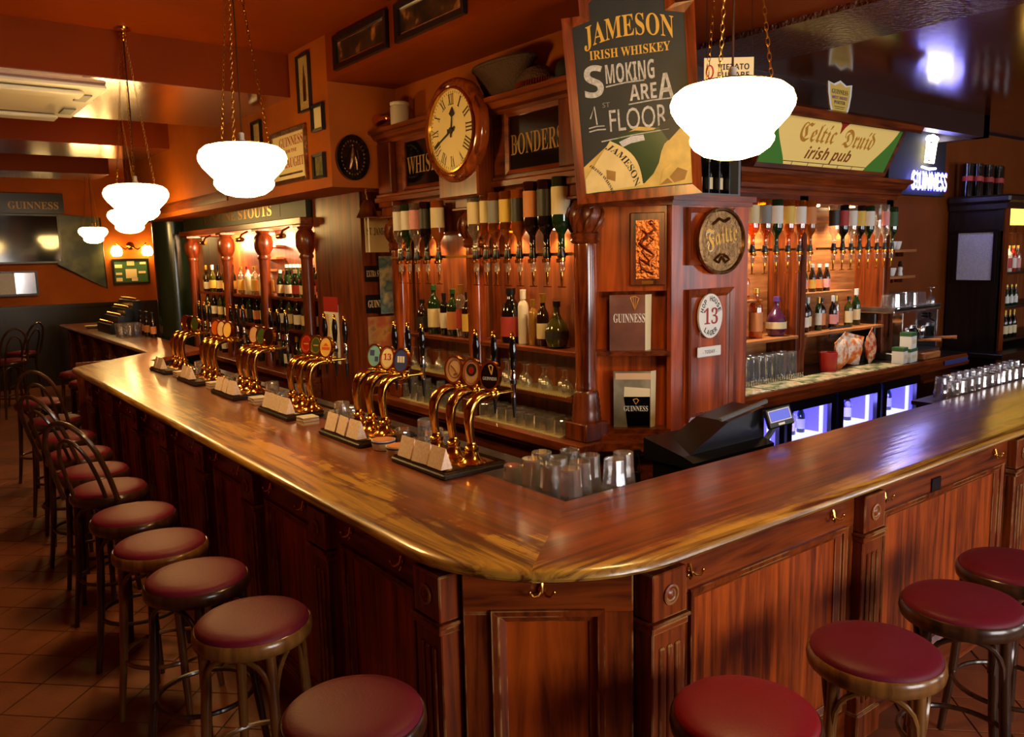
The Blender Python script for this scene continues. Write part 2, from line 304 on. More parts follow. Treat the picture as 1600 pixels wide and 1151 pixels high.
def thing(name, label, cat, loc=(0, 0, 0), rz=0, group=None):
    o = bpy.data.objects.new(name, None); COL.objects.link(o); o.location = loc; o.rotation_euler = (0, 0, R(rz)); o.empty_display_size = .05
    return tag(o, label, cat, group)
def single(name, mb, m, label, cat, loc=(0, 0, 0), rz=0, group=None, smooth=False):
    o = link(name, mb.mesh(name, m, smooth), None, loc); o.rotation_euler = (0, 0, R(rz)); return tag(o, label, cat, group)
def dup(root, loc, rz, label, group=None, tilt=None):
    def cp(o, p):
        c = o.copy(); COL.objects.link(c); c.parent = p
        for ch in KIDS.get(o.name, []) or list(o.children): cp(ch, c)
        return c
    r = cp(root, None); r.location = loc; r.rotation_euler = (0, 0, R(rz)); r['label'] = label
    if group: r['group'] = group
    return r
KIDS = {}
def struct(name, mb, m, parent=None, smooth=False):
    o = link(name, mb.mesh(name, m, smooth), parent)
    if parent is None: o['kind'] = 'structure'
    return o
ORD = ['first', 'second', 'third', 'fourth', 'fifth', 'sixth', 'seventh', 'eighth', 'ninth', 'tenth', 'eleventh', 'twelfth', 'thirteenth', 'fourteenth', 'fifteenth', 'sixteenth', 'seventeenth', 'eighteenth']
# ---- lettering: glyph outlines turned into thin mesh
TXT = {}
def _conv(s, mode):
    o = ''
    for ch in s:
        if mode == 'serif':
            if 'A' <= ch <= 'Z': ch = chr(0x1D400+ord(ch)-65)
            elif 'a' <= ch <= 'z': ch = chr(0x1D41A+ord(ch)-97)
            elif '0' <= ch <= '9': ch = chr(0x1D7CE+ord(ch)-48)
        elif mode == 'frak':
            if 'A' <= ch <= 'Z': ch = chr(0x1D56C+ord(ch)-65)
            elif 'a' <= ch <= 'z': ch = chr(0x1D586+ord(ch)-97)
        elif mode == 'bi':
            if 'A' <= ch <= 'Z': ch = chr(0x1D63C+ord(ch)-65)
            elif 'a' <= ch <= 'z': ch = chr(0x1D656+ord(ch)-97)
        elif mode == 'bold':
            if 'A' <= ch <= 'Z': ch = chr(0x1D5D4+ord(ch)-65)
            elif 'a' <= ch <= 'z': ch = chr(0x1D5EE+ord(ch)-97)
            elif '0' <= ch <= '9': ch = chr(0x1D7EC+ord(ch)-48)
        o += ch
    return o
def glyphs(s, mode):
    k = (s, mode)
    if k not in TXT:
        c = bpy.data.curves.new('lettering', 'FONT'); c.body = _conv(s, mode); c.size = 1; c.resolution_u = 3
        o = bpy.data.objects.new('lettering', c); COL.objects.link(o)
        dg = bpy.context.evaluated_depsgraph_get(); me = bpy.data.meshes.new_from_object(o.evaluated_get(dg))
        v = [tuple(p.co) for p in me.vertices]; f = [tuple(p.vertices) for p in me.polygons]
        bpy.data.objects.remove(o); bpy.data.curves.remove(c); bpy.data.meshes.remove(me)
        xs = [p[0] for p in v]; ys = [p[1] for p in v]; x0, x1, y0, y1 = min(xs), max(xs), min(ys), max(ys)
        v = [((p[0]-x0)/(x1-x0)-.5, (p[1]-y0)/(y1-y0)-.5) for p in v]
        TXT[k] = (v, f)
    return TXT[k]
def text(parent, s, mode, cx, cz, wd, ht, y, m, rot=0., shear=0., arch=0., name='lettering', fn=None):
    """lettering in the parent's xz plane, standing .001 proud of y, reading towards -y"""
    v, f = glyphs(s, mode); mb = MB(); ca, sa = math.cos(R(rot)), math.sin(R(rot)); vv = []
    for a, b in v:
        x, z = a*wd, b*ht; x += shear*z; z += arch*(1-4*a*a); x, z = x*ca-z*sa, x*sa+z*ca
        p = (cx+x, y-.0012, cz+z); vv.append(fn(p) if fn else p)
    mb.add(vv, f); return part(parent, name, mb, m)
def disc(cx, cz, rx, rz, y0, y1, n=28):
    return MB().lathe([(1, y0), (1, y1)], n, (0, 0, 0), 'y').xf(Matrix(((rx, 0, 0, cx), (0, 1, 0, 0), (0, 0, rz, cz), (0, 0, 0, 1))))
def ring(cx, cz, rx, rz, wd, y0, y1, n=32):
    mb = MB(); v = []; f = []
    for k in range(n):
        a = 2*math.pi*k/n; c, s_ = math.cos(a), math.sin(a)
        v += [(cx+rx*c, y1, cz+rz*s_), (cx+rx*c, y0, cz+rz*s_), (cx+(rx-wd)*c, y0, cz+(rz-wd)*s_), (cx+(rx-wd)*c, y1, cz+(rz-wd)*s_)]
    for k in range(n):
        j = (k+1) % n
        for a in range(3): f.append((k*4+a, j*4+a, j*4+a+1, k*4+a+1))
    return mb.add(v, f)

# ================================================================ THE ROOM
T_ = .265
def floor_mat():
    m, nt, b = _new('floor_tiles'); N = nt.nodes; L = nt.links
    g = N.new('ShaderNodeNewGeometry'); mp = N.new('ShaderNodeMapping'); mp.inputs['Rotation'].default_value = (0, 0, R(-45)); mp.inputs['Location'].default_value = (.12, .15, 0)
    L.new(g.outputs['Position'], mp.inputs['Vector'])
    br = N.new('ShaderNodeTexBrick'); br.offset = 0; br.inputs['Scale'].default_value = 1; br.inputs['Brick Width'].default_value = T_; br.inputs['Row Height'].default_value = T_
    br.inputs['Mortar Size'].default_value = .004; br.inputs['Color1'].default_value = (*lin((130, 72, 44)), 1); br.inputs['Color2'].default_value = (*lin((114, 62, 38)), 1); br.inputs['Mortar'].default_value = (*lin((54, 36, 26)), 1)
    L.new(mp.outputs['Vector'], br.inputs['Vector']); L.new(br.outputs['Color'], b.inputs['Base Color']); b.inputs['Roughness'].default_value = .45
floor_mat()
floor = struct('floor', MB().box(-4, 12, -3.4, 15.8, -.1, 0), 'floor_tiles')
tl = MB().box(-T_/2+.003, T_/2-.003, -T_/2+.003, T_/2-.003, 0, .004, .0015).mesh('tile', 'tile')
cells = []
for i in range(-10, 60):
    for j in range(-40, 50):
        u = (i+.5)*T_-.12; v = (j+.5)*T_-.15; x = (u-v)*math.sqrt(.5); y = (u+v)*math.sqrt(.5)
        if (-.35 < x < 1.25 and 2.1 < y < 9.0) or (1.3 < x < 4.6 and .75 < y < 1.6):
            cells.append((x*x+y*y, x, y))
cells.sort()
for _, x, y in cells[:300]:
    o = link('tile', tl, floor, (x, y, 0)); o.rotation_euler = (R(random.uniform(-.15, .15)), R(random.uniform(-.15, .15)), R(45))
CH, CL = 3.5, 3.2
struct('ceiling', MB().box(-4, 2.5, -3.4, 15.8, CH, CH+.1), 'ceiling_orange')
struct('ceiling_far', MB().box(2.5, 6, 5.2, 15.8, CH, CH+.1), 'ceiling_orange')
struct('ceiling_low', MB().box(2.5, 4.0, -3.4, 5.25, CL, CH+.1), 'ceiling_orange')
struct('ceiling_low_brown', MB().box(4.0, 12, -3.4, 5.25, CL+.02, CH+.1), 'ceiling_brown')
struct('trim_1', MB().box(3.9, 4.55, -3.4, 3.6, CL-.03, CL+.03), 'ceiling_rough')         # lowered strip across the right-hand ceiling
struct('trim_2', MB().box(4.0, 8.5, 3.5, 3.62, 3.02, CL+.03).box(8.38, 8.5, 3.5, 4.0, 3.02, CL+.03), 'dark_paint')   # dark beam over the right back bar
for k, (a, b_) in enumerate([(5.88, 7.5), (9.1, 10.2), (12.0, 12.9)]):
    struct('trim_%d' % (k+3), MB().box(-4, 2.5, a, b_, CL, CH+.02), 'ceiling_orange')
    struct('trim_%d' % (k+7), MB().box(-4, 2.5, a+.003, b_-.003, CL-.006, CL), 'beam_gloss')
# wall on the left of the island: upper part stands forward over the far back bar
struct('wall_left_upper', MB().box(2.5, 3.3, 5.25, 10.6, 2.5, CH), 'wall_orange')
struct('wall_left_lower', MB().box(3.22, 3.5, 6.4, 10.6, 0, 2.5), 'backpanel')
struct('wall_pier', MB().box(2.86, 3.5, 5.56, 6.4, 0, 2.5), 'mahogany')
struct('wall_island', MB().box(3.02, 3.5, 3.25, 5.3, 2.62, CL).box(3.14, 3.5, 3.3, 5.3, 0, 2.62).box(3.14, 3.5, 5.25, 5.6, 0, 2.5), 'wall_orange')
struct('wall_back', MB().box(-4, 6, 15.5, 15.8, 0, CH), 'wall_orange')
struct('baseboard_back', MB().box(-4, 6, 15.4, 15.5, 0, 1.3).box(-4, 6, 15.36, 15.5, 1.3, 1.36), 'ebony')
struct('wall_left_far', MB().box(2.5, 3.5, 10.6, 11.2, 2.6, CH).box(4.0, 4.2, 10.6, 15.5, 0, CH), 'wall_orange')
struct('wall_right', MB().box(3.45, 12, 4.02, 4.3, 0, CL), 'wall_brown')
struct('wall_right_end', MB().box(11.8, 12, -3.4, 4.3, 0, CL), 'wall_orange')
struct('wall_customer_side', MB().box(-4.2, -4, -3.4, 15.8, 0, CH), 'wall_orange')
wf = MB(); WN = [(1.35, 3.75), (4.8, 7.0), (9.1, 11.5)]; wx = [(-4.2, 1.35), (3.75, 4.8), (7.0, 9.1), (11.5, 12)]
for a, b_ in wx: wf.box(a, b_, -3.4, -3.2, 0, CH)
for a, b_ in WN: wf.box(a, b_, -3.4, -3.2, 0, 1.1).box(a, b_, -3.4, -3.2, 2.8, CH)
struct('wall_front', wf, 'wall_orange')
for k, (a, b_) in enumerate(WN):
    wn = struct('window_%d' % (k+1), MB().rframe(a, b_, 1.1, 2.8, .07, -3.33, -3.25), 'ebony')
    struct('mullion', MB().box((a+b_)/2-.02, (a+b_)/2+.02, -3.32, -3.26, 1.17, 2.73), 'ebony', wn); struct('transom', MB().box(a+.07, b_-.07, -3.31, -3.27, 2.2, 2.24), 'ebony', wn)
    struct('window_pane', MB().box(a+.07, b_-.07, -3.295, -3.285, 1.17, 2.73), 'pane', wn)
# ceiling cassette: white air-conditioning panel under the first beam
ac = thing('air_conditioner', 'white ceiling air conditioner panel beside the hanging lamp', 'air conditioner', (.75, 6.75, CL-.006))
part(ac, 'panel', MB().box(-.6, .55, -.66, .62, -.035, 0, .01), 'white_plastic'); part(ac, 'intake_grille', MB().box(-.4, .3, -.35, .35, -.05, -.035, .005), 'offwhite')
for s in (-1, 1):
    part(ac, 'louvre', MB().box(-.5, .42, s*.52-.09, s*.52+.07, -.075, -.045, .008), 'white_plastic'); part(ac, 'slot', MB().box(.42, .5, s*.3-.14, s*.3+.1, -.045, -.036), 'grey_plastic')

# ================================================================ THE BAR
XO, YO, XI, YI = 1.21, 1.56, 1.90, 2.17
def outer(off, z=None, n=14, rr=.6):
    """outer line of the bar from the far end to the right end, pulled in by off"""
    pts = [(2.05+off, 14.2), (2.05+off, 8.88), (1.40+off*.6, 8.22-off)]
    c = (1.51, 7.95); r1 = .30-off
    for k in range(9):
        a = R(135+ (180-135)*k/8); pts.append((c[0]+r1*math.cos(a), c[1]+r1*math.sin(a)))
    pts = pts[:2]+pts[3:]
    c = (XO+rr, YO+rr); r2 = rr-off
    for k in range(n+1):
        a = R(180+90*k/n); pts.append((c[0]+r2*math.cos(a), c[1]+r2*math.sin(a)))
    pts.append((9.5, YO+off)); return pts
def sweep_edge(prof, miter):
    """worktop skin: prof = [(offset inwards, z)] along the outer line; miter selects which of the two boards"""
    lines = [outer(o) for o, z in prof]; n = len(lines[0]); mid = 11+7
    rng = range(0, mid+1) if miter == 0 else range(mid, n)
    v = []; f = []; w = len(rng)
    for (o, z), ln in zip(prof, lines):
        v += [(*ln[i], z) for i in rng]
    for a in range(len(prof)-1):
        for i in range(w-1): f.append((a*w+i, a*w+i+1, (a+1)*w+i+1, (a+1)*w+i))
    return v, f, w, [lines[-1][i] for i in rng]
ZT = 1.10
top = thing('bar_worktop', 'long varnished wooden bar worktop turning a rounded corner, edge worn yellow', 'bar worktop', (XO, YO+.6, 1.0))
prof = [(.03, ZT-.04), (.006, ZT-.036), (0, ZT-.026), (.004, ZT-.012), (.016, ZT-.003), (.04, ZT)]
for k, m in ((0, 'counter_left'), (1, 'counter_right')):
    v, f, w_, inner = sweep_edge(prof, k)
    mb = MB(); mb.add(v, f)
    last = [(len(prof)-1)*w_+i for i in range(w_)]
    inn = ([(XI, YI), (XI, 8.1), (2.58, 8.68), (2.58, 14.2)] if k == 0 else [(9.5, YI), (XI, YI)])
    o = len(mb.v); mb.v += [(x, y, ZT) for x, y in inn]; mb.f.append(tuple(last+[o+i for i in range(len(inn))]))
    # underside and inner edge
    o2 = len(mb.v); mb.v += [(x, y, ZT-.04) for x, y in inn]
    for i in range(len(inn)-1): mb.f.append((o+i, o2+i, o2+i+1, o+i+1))
    mb.f.append(tuple([i for i in range(w_)]+[o2+i for i in range(len(inn))])[::-1])
    mb.f = [q[::-1] if True else q for q in mb.f]
    part(top, 'board', mb, m, True, True)
# dark lip under the nosing
v, f, w_, _i = sweep_edge([(.10, ZT-.064), (.06, ZT-.06), (.05, ZT-.052), (.03, ZT-.048), (.022, ZT-.041), (.05, ZT-.036)], 0); v2, f2, w2, _i = sweep_edge([(.10, ZT-.064), (.06, ZT-.06), (.05, ZT-.052), (.03, ZT-.048), (.022, ZT-.041), (.05, ZT-.036)], 1)
part(top, 'lip_moulding', MB().add(v, [q[::-1] for q in f]).add(v2, [q[::-1] for q in f2]), 'ebony', True, True)

# ---- the panelled bar front: bays in a local frame (x right, z up, front -y), set on the three sides
ZP = ZT-.064
hook_cache = {}
def hook_mb():
    mb = MB(); mb.lathe([(.012, 0), (.012, -.006), (.006, -.008)], 10, (0, 0, 0), 'y')
    for s in (-1, 1):
        mb.tube([(0, -.006, -.004), (s*.012, -.02, -.016), (s*.026, -.026, -.018), (s*.036, -.026, -.006)], [.0045, .0045, .004, .004], 6); mb.ball((s*.037, -.026, -.004), .0065, 8)
    mb.tube([(0, -.004, .02), (0, -.008, .008), (0, -.012, -.012)], .005, 6)
    return mb
HOOK = hook_mb().mesh('coat_hook', 'brass', True)
def pilaster(parent, x, wdt=.15, d=.055, deep=None):
    p = part(parent, 'pilaster', MB().box(x-wdt/2, x+wdt/2, -d, .02, .10, ZP-.165, .004).box(x-wdt/2-.012, x+wdt/2+.012, -d-.012, .02, 0, .12, .006), 'moulding_worn', False)
    part(p, 'block', MB().box(x-wdt/2-.002, x+wdt/2+.002, -d-.004, .02, ZP-.15, ZP, .004), 'moulding_worn')
    part(p, 'capital', MB().box(x-wdt/2-.012, x+wdt/2+.012, -d-.014, .02, ZP-.165, ZP-.153, .003).box(x-wdt/2-.006, x+wdt/2+.006, -d-.008, .02, ZP-.19, ZP-.165, .004), 'moulding_worn_x')
    part(p, 'rosette', MB().lathe([(.033, -d-.003), (.033, -d-.010), (.027, -d-.012), (.023, -d-.007), (.018, -d-.006), (.012, -d-.011), (.0, -d-.013)], 18, (x, 0, ZP-.075), 'y'), 'moulding_worn', True)
    for k in (-1, 0, 1):
        part(p, 'flute_rib', MB().box(x+k*.036-.011, x+k*.036+.011, -d-.007, -d+.001, .16, ZP-.24, .004), 'moulding_worn')
def panel(parent, x0, x1, m='panel', z0=.16, z1=None, rail=.075):
    z1 = z1 or ZP-.125
    a, b_ = x0+rail, x1-rail
    part(parent, 'rail', MB().box(x0, x1, -.012, .02, z1, ZP, .003), 'moulding_worn_x'); part(parent, 'rail', MB().box(x0, x1, -.012, .02, 0, z0, .003), 'moulding_worn_x')
    part(parent, 'stile', MB().box(x0, a, -.012, .02, z0, z1, .003), 'moulding_worn'); part(parent, 'stile', MB().box(b_, x1, -.012, .02, z0, z1, .003), 'moulding_worn')
    pn = part(parent, 'panel', MB().box(a, b_, .006, .02, z0, z1), m)
    part(pn, 'panel_moulding', MB().rframe(a-.012, b_+.012, z0-.012, z1+.012, .022, -.026, .006, .004).rframe(a+.008, b_-.008, z0+.008, z1-.008, .026, -.014, .006, .014), 'moulding_worn')
def hooks(parent, xs):
    for x in xs: link('coat_hook', HOOK, parent, (x, -.014, ZP-.045))
# left side, facing -x: local x runs towards -y
fx = XO+.085
fl = thing('bar_panelling', 'dark panelled wooden bar front behind the row of stools on the left', 'bar front', (fx, 2.16, 0), -90)
py = [2.08, 2.90, 3.68, 4.42, 5.14, 5.86, 6.60, 7.36]
lx = lambda y: -(y-2.16)
for k, y in enumerate(py):
    pilaster(fl, lx(y))
    if k < len(py)-1:
        panel(fl, lx(py[k+1])+.075, lx(y)-.075); L_ = py[k+1]-y
        hooks(fl, [lx(y+L_*.27), lx(y+L_*.73)])
part(fl, 'core', MB().box(lx(7.36)-.55, lx(2.08)+.07, .02, .2, 0, ZP), 'mahogany_x')
part(fl, 'end_panel', MB().box(lx(7.36)-.55, lx(7.36)-.07, -.0, .02, 0, ZP), 'mahogany')
# corner, facing the room diagonally
cl, cr_ = Vector((fx, 2.0)), Vector((1.735, YO+.085)); cw = (cr_-cl).length; ca = math.degrees(math.atan2(cr_.y-cl.y, cr_.x-cl.x))
fc = thing('bar_panelling', 'splayed corner panel of the bar with one double hook above it', 'bar front', (cl.x, cl.y, 0), ca)
panel(fc, .02, cw-.02, 'panel_fig', rail=.10); hooks(fc, [cw*.47]); part(fc, 'core', MB().box(.03, cw-.03, .02, .06, 0, ZP), 'mahogany_x')
# right side, facing -y
fr = thing('bar_panelling', 'reddish panelled wooden bar front lit by daylight on the right', 'bar front', (1.735, YO+.085, 0), 0)
px_ = [1.81, 3.02, 4.46, 5.8, 7.1]; rx_ = lambda x: x-1.735
for k, x in enumerate(px_):
    pilaster(fr, rx_(x), .15)
    if k < len(px_)-1:
        panel(fr, rx_(x)+.075, rx_(px_[k+1])-.075); W_ = px_[k+1]-x
        hooks(fr, [rx_(x+.14), rx_(px_[k+1]-.24)])
part(fr, 'core', MB().box(0, 7.7, .02, .2, 0, ZP), 'mahogany_x')
so = part(fr, 'power_socket', MB().box(rx_(3.58), rx_(3.66), -.022, -.012, ZP-.115, ZP-.055, .003), 'black', label='small black power socket')
# far run
ff = thing('bar_panelling', 'dark far bar front beyond the splayed end of the counter', 'bar front', (2.13, 9.0, 0), -90)
part(ff, 'core', MB().box(-5.1, .1, .02, .2, 0, ZP), 'mahogany_x')
for k in range(6): pilaster(ff, -.1-k*.9)
part(ff, 'splayed_panel', MB().box(-.01, .01, -.72, .0, 0, ZP).xf(Matrix.Rotation(R(0), 4, 'Z')), 'mahogany')
# brass foot of the service side: lower working shelf behind the bar on which clean glasses stand
ws = thing('working_shelf', 'dark working shelf behind the bar holding upturned glasses', 'shelf', (XI+.02, YI+.02, 0))
part(ws, 'shelf_board', MB().box(XI+.01, 2.32, YI+.01, 7.9, 1.015, 1.04), 'ebony', False, True); part(ws, 'raised_shelf', MB().box(5.05, 6.6, YI+.01, 2.45, 1.015, 1.04).box(5.1, 6.55, YI+.02, 2.42, .8, 1.015), 'ebony', False, True); part(ws, 'low_shelf', MB().box(2.32, 9.4, YI+.01, 2.58, .775, .80), 'ebony', False, True)
part(ws, 'cabinet', MB().box(XI-.25, 2.28, YI-.2, 7.85, 0, 1.015).box(2.28, 9.4, YI-.2, 2.54, 0, .775), 'ebony', False, True)

# ================================================================ STOOLS
def stool(label, m_wood, m_seat, loc, rz, back=False, group='bar stools'):
    t = thing('bar_chair' if back else 'bar_stool', label, 'bar stool', loc, rz, group)
    part(t, 'seat_pad', MB().lathe([(.186, .748), (.192, .756), (.190, .766), (.178, .776), (.14, .784), (.08, .788), (.0, .789)], 40), m_seat, True)
    part(t, 'seat_rim', MB().lathe([(.165, .705), (.193, .705), (.2, .712), (.203, .73), (.2, .752), (.194, .758), (.184, .756)], 40), m_wood, True)
    for k in range(4):
        a = R(45+90*k); c, s = math.cos(a), math.sin(a)
        part(t, 'leg', MB().tube([(.165*c, .165*s, .725), (.172*c, .172*s, .55), (.192*c, .192*s, .28), (.225*c, .225*s, .0)], [.018, .0185, .017, .0135], 10), m_wood, True)
        b_ = a+R(90); P = []
        for i in range(15):
            u = i/14; an = a+(b_-a)*u; hgt = .46+.235*math.sin(math.pi*u)**.55; rr = .176-.012*math.sin(math.pi*u)
            # the arch runs on the chord between two legs
            q0 = Vector((.176*c, .176*s)); q1 = Vector((.176*math.cos(b_), .176*math.sin(b_))); q = q0.lerp(q1, .04+.92*(.5-.5*math.cos(math.pi*u)))
            n_ = 1+.18*math.sin(math.pi*u); P.append((q.x*n_, q.y*n_, hgt))
        part(t, 'arched_brace', MB().tube(P, .0095, 8), m_wood, True)
    part(t, 'foot_ring', MB().tube([(.186*math.cos(R(10*k)), .186*math.sin(R(10*k)), .27) for k in range(36)], .010, 8, True), m_wood, True)
    if back:
        for nm, wd, h0, rr in (('back_loop', .17, 1.20, .014), ('inner_loop', .10, 1.10, .0105)):
            P = []
            for i in range(25):
                u = i/24; a = math.pi*u; x = -wd*math.cos(a)*(1 if .15 < u < .85 else .98); z = .74+(h0-.74)*min(1, math.sin(a)**.62)
                P.append((x, -.15-.16*(z-.74)/.46-.02*math.sin(a), z))
            part(t, nm, MB().tube(P, rr, 8), m_wood, True)
    return t
LS = [(.90, 1.93, 'bentwood_dark', 0), (.89, 2.68, 'bentwood_honey', 0), (.86, 3.22, 'bentwood_dark', 0), (.85, 3.72, 'bentwood_honey', 0), (.86, 4.26, 'bentwood_dark', 0), (.87, 4.87, 'bentwood_dark', 1), (.88, 5.36, 'bentwood_dark', 0), (.90, 5.93, 'bentwood_dark', 1), (.92, 6.6, 'bentwood_dark', 0), (.97, 7.40, 'bentwood_dark', 1)]
LN = ['burgundy bar stool nearest the camera on the left side of the bar corner', 'honey brown bar stool with burgundy seat, second from the corner on the left', 'dark bentwood stool, third from the corner along the left bar', 'honey legged bar stool, fourth from the corner along the left bar', 'dark stool, fifth from the corner, lamp glinting on its seat', 'bentwood bar chair with looped back, nearest of the backed ones', 'low dark round stool between the two nearest backed bar chairs', 'bentwood bar chair with looped back, middle one of the three', 'dark round stool before the farthest backed bar chair', 'bentwood bar chair with round looped back farthest along the bar']
random.seed(3)
for (x, y, m, bk), lb in zip(LS, LN): stool(lb, m, 'vinyl', (x, y, 0), {4.87: -48, 5.93: -58, 7.40: -30}[y] if bk else random.uniform(0, 80), bool(bk), 'bar stools along the left of the bar')
RS = [(1.72, 1.24, 'bentwood_dark', 'vinyl_red', 'bright red bar stool in front of the nearest right panel'), (2.32, 1.20, 'bentwood_honey', 'vinyl', 'honey brown bar stool with burgundy seat on the right side'), (2.87, 1.18, 'bentwood_dark', 'vinyl', 'dark bar stool behind the honey one on the right side'), (3.36, 1.20, 'bentwood_dark', 'vinyl', 'burgundy bar stool cut by the right edge of the photograph')]
for x, y, m, s_, lb in RS: stool(lb, m, s_, (x, y, 0), random.uniform(20, 60), False, 'bar stools along the right of the bar')
for k, (x, y, lb) in enumerate([(1.0, 8.5, 'dark bentwood stool by the splayed end of the bar'), (1.62, 9.6, 'dark stool drawn up to the far bar, nearer one'), (1.66, 10.5, 'dark stool drawn up to the far bar, farther one')]):
    stool(lb, 'bentwood_dark', 'vinyl', (x, y, 0), 20+k*17, False, 'stools at the far bar')

# ================================================================ PENDANT LAMPS
def chain(parent, a, b_, n):
    A, B = Vector(a), Vector(b_); d = (B-A); ln = d.length/n; q = d.to_track_quat('Z', 'Y').to_matrix().to_4x4(); mb = MB()
    for i in range(n):
        lk = MB(); P = []
        for k in range(10):
            an = 2*math.pi*k/10; P.append((.006*math.cos(an), 0, (ln*.5+.0035)*math.sin(an)))
        lk.tube(P, .0016, 4, True); lk.xf(Matrix.Translation(A+d*((i+.5)/n)) @ q @ Matrix.Rotation(R(90*(i % 2)), 4, 'Z')); mb.add(lk.v, lk.f)
    return part(parent, 'chain', mb, 'brass_dull', True)
def pendant(label, x, y, zmid, ztop, group, links=38, ph=0.):
    t = thing('pendant_lamp', label, 'pendant lamp', (x, y, zmid), 0, group); h = ztop-zmid; z0 = .115
    part(t, 'lamp_shade', MB().lathe([(.125, z0-.002), (.135, z0), (.165, z0-.008), (.190, z0-.028), (.2, z0-.055), (.197, z0-.075), (.18, z0-.105), (.152, z0-.135), (.137, z0-.150), (.132, z0-.158), (.136, z0-.168), (.135, z0-.180), (.122, z0-.2), (.09, z0-.222), (.045, z0-.234), (.0, z0-.237)], 40), 'lamp_opal', True)
    part(t, 'lamp_gallery', MB().lathe([(.127, z0), (.127, z0+.006), (.118, z0+.006), (.118, z0)], 32), 'brass', True)
    for k in range(3):
        a = R(ph+120*k); chain(t, (.128*math.cos(a), .128*math.sin(a), z0+.004), (.012*math.cos(a), .012*math.sin(a), h-.06), links)
    part(t, 'cord', MB().tube([(0, 0, z0-.02), (.006, .004, (z0+h)/2), (0, 0, h-.04)], .004, 6), 'bentwood_dark')
    part(t, 'lamp_holder', MB().lathe([(.02, z0-.02), (.02, z0+.02), (.013, z0+.03), (.013, z0+.055), (.006, z0+.06)], 12), 'offwhite', True)
    part(t, 'canopy', MB().lathe([(.0, h-.085), (.012, h-.08), (.016, h-.07), (.01, h-.06), (.024, h-.048), (.028, h-.036), (.02, h-.026), (.05, h-.012), (.052, h)], 20), 'brass', True)
    return t
G_ = 'opal glass pendant lamps over the bar'
pendant('opal glass pendant lamp hanging before the chalkboard sign', 2.25, 1.72, 2.42, CH, G_, 38, 200)
pendant('opal pendant lamp over the left counter in front of the framed wall', 1.37, 3.81, 2.42, CH, G_, 42, 235)
pendant('opal pendant lamp beneath the brass canopy at upper left', 1.36, 5.80, 2.40, CH, G_, 42, 80)
pendant('opal pendant lamp half hidden behind a larger one', 2.0, 8.9, 2.43, CH, G_, 30, 30)
pendant('small opal pendant lamp farthest away before the map', 2.50, 13.4, 2.44, CH, G_, 30, 60)

# ================================================================ ON THE LEFT COUNTER: beer fonts, trays, cards, coasters
def font_tap(label, loc, badge, emblem, group):
    """swan-neck beer font: customers see its front (-y); the tap hangs on the barman's side (+y)"""
    t = thing('beer_font', label, 'beer tap', loc, -90, group)
    part(t, 'base', MB().lathe([(.062, 0), (.062, .006), (.05, .012), (.034, .028), (.026, .05), (.03, .058), (.03, .07), (.021, .078), (.019, .09)], 20), 'brass', True)
    P = [(0, 0, .08), (0, -.008, .13), (0, -.012, .18), (0, -.006, .225), (0, .012, .258), (0, .04, .277), (0, .075, .284), (0, .105, .284)]
    part(t, 'swan_neck', MB().tube(P, [.017, .018, .021, .024, .025, .023, .019, .017], 14), 'brass', True)
    part(t, 'collar', MB().lathe([(.02, .098), (.024, .104), (.024, .114), (.015, .12), (.022, .128), (.022, .138), (.013, .144)], 14, (0, 0, .284), 'y').ball((0, .118, .305), .014, 10), 'brass', True)
    part(t, 'spout_rod', MB().tube([(0, .14, .284), (0, .2, .284), (0, .228, .284)], [.010, .009, .008], 10), 'brass', True)
    tp = part(t, 'tap_body', MB().lathe([(.006, .252), (.011, .256), (.012, .31), (.015, .314), (.015, .326), (.011, .33), (.012, .372), (.008, .378)], 12, (0, .232, 0)), 'chrome', True)
    part(tp, 'tap_band', MB().lathe([(.0157, .318), (.0157, .334)], 12, (0, .232, 0)), 'black')
    part(tp, 'nozzle', MB().lathe([(.004, .165), (.007, .19), (.0105, .235), (.0105, .254)], 10, (0, .232, 0)), 'black', True)
    hd = part(t, 'handle', MB().lathe([(.008, .372), (.012, .385), (.0165, .43), (.0175, .46), (.0135, .50), (.009, .515)], 12, (0, .232, 0)), 'black_gloss', True)
    part(hd, 'finial', MB().lathe([(.011, .515), (.011, .522), (.007, .527), (.010, .535), (.006, .543), (0.0, .546)], 10, (0, .232, 0)), 'brass', True)
    # oval badge on the collar, turned a little to the customer's right
    bd = part(t, 'badge', disc(0, 0, .047, .060, -.004, .012), badge, True); bd.location = (0, .108, .365); bd.rotation_euler = (R(-8), 0, R(22))
    part(bd, 'badge_rim', ring(0, 0, .051, .064, .008, -.008, .014), 'brass', True)
    if emblem:
        emblem(bd)
    return t
def em_bird(b): text_m = part(b, 'emblem', ring(.004, .004, .034, .042, .002, -.0055, -.004).tube([(-.016, -.006, .018), (.004, -.006, .002), (.014, -.006, -.014), (.0, -.006, -.024)], .0025, 5), 'brass_dull')
def em_rings(b): part(b, 'emblem', disc(0, .012, .026, .028, -.0052, -.004), 'label_dark'); part(b, 'emblem', disc(0, .010, .014, .016, -.0062, -.004), 'red'); part(b, 'emblem', ring(0, 0, .038, .05, .0015, -.0052, -.004), 'red')
def em_harp(b):
    part(b, 'emblem', MB().tube([(-.008, -.006, .042), (.004, -.006, .046), (.013, -.006, .040), (.008, -.006, .006)], .0025, 5).tube([(-.008, -.006, .042), (.008, -.006, .006)], .0022, 5), 'gold_paint'); text(b, 'GUINNESS', 'serif', 0, -.012, .07, .014, -.004, 'white')
def em_13(b): text(b, '13', 'serif', 0, .006, .05, .034, -.004, 'red'); part(b, 'emblem', ring(0, 0, .040, .052, .002, -.0055, -.004), 'red')
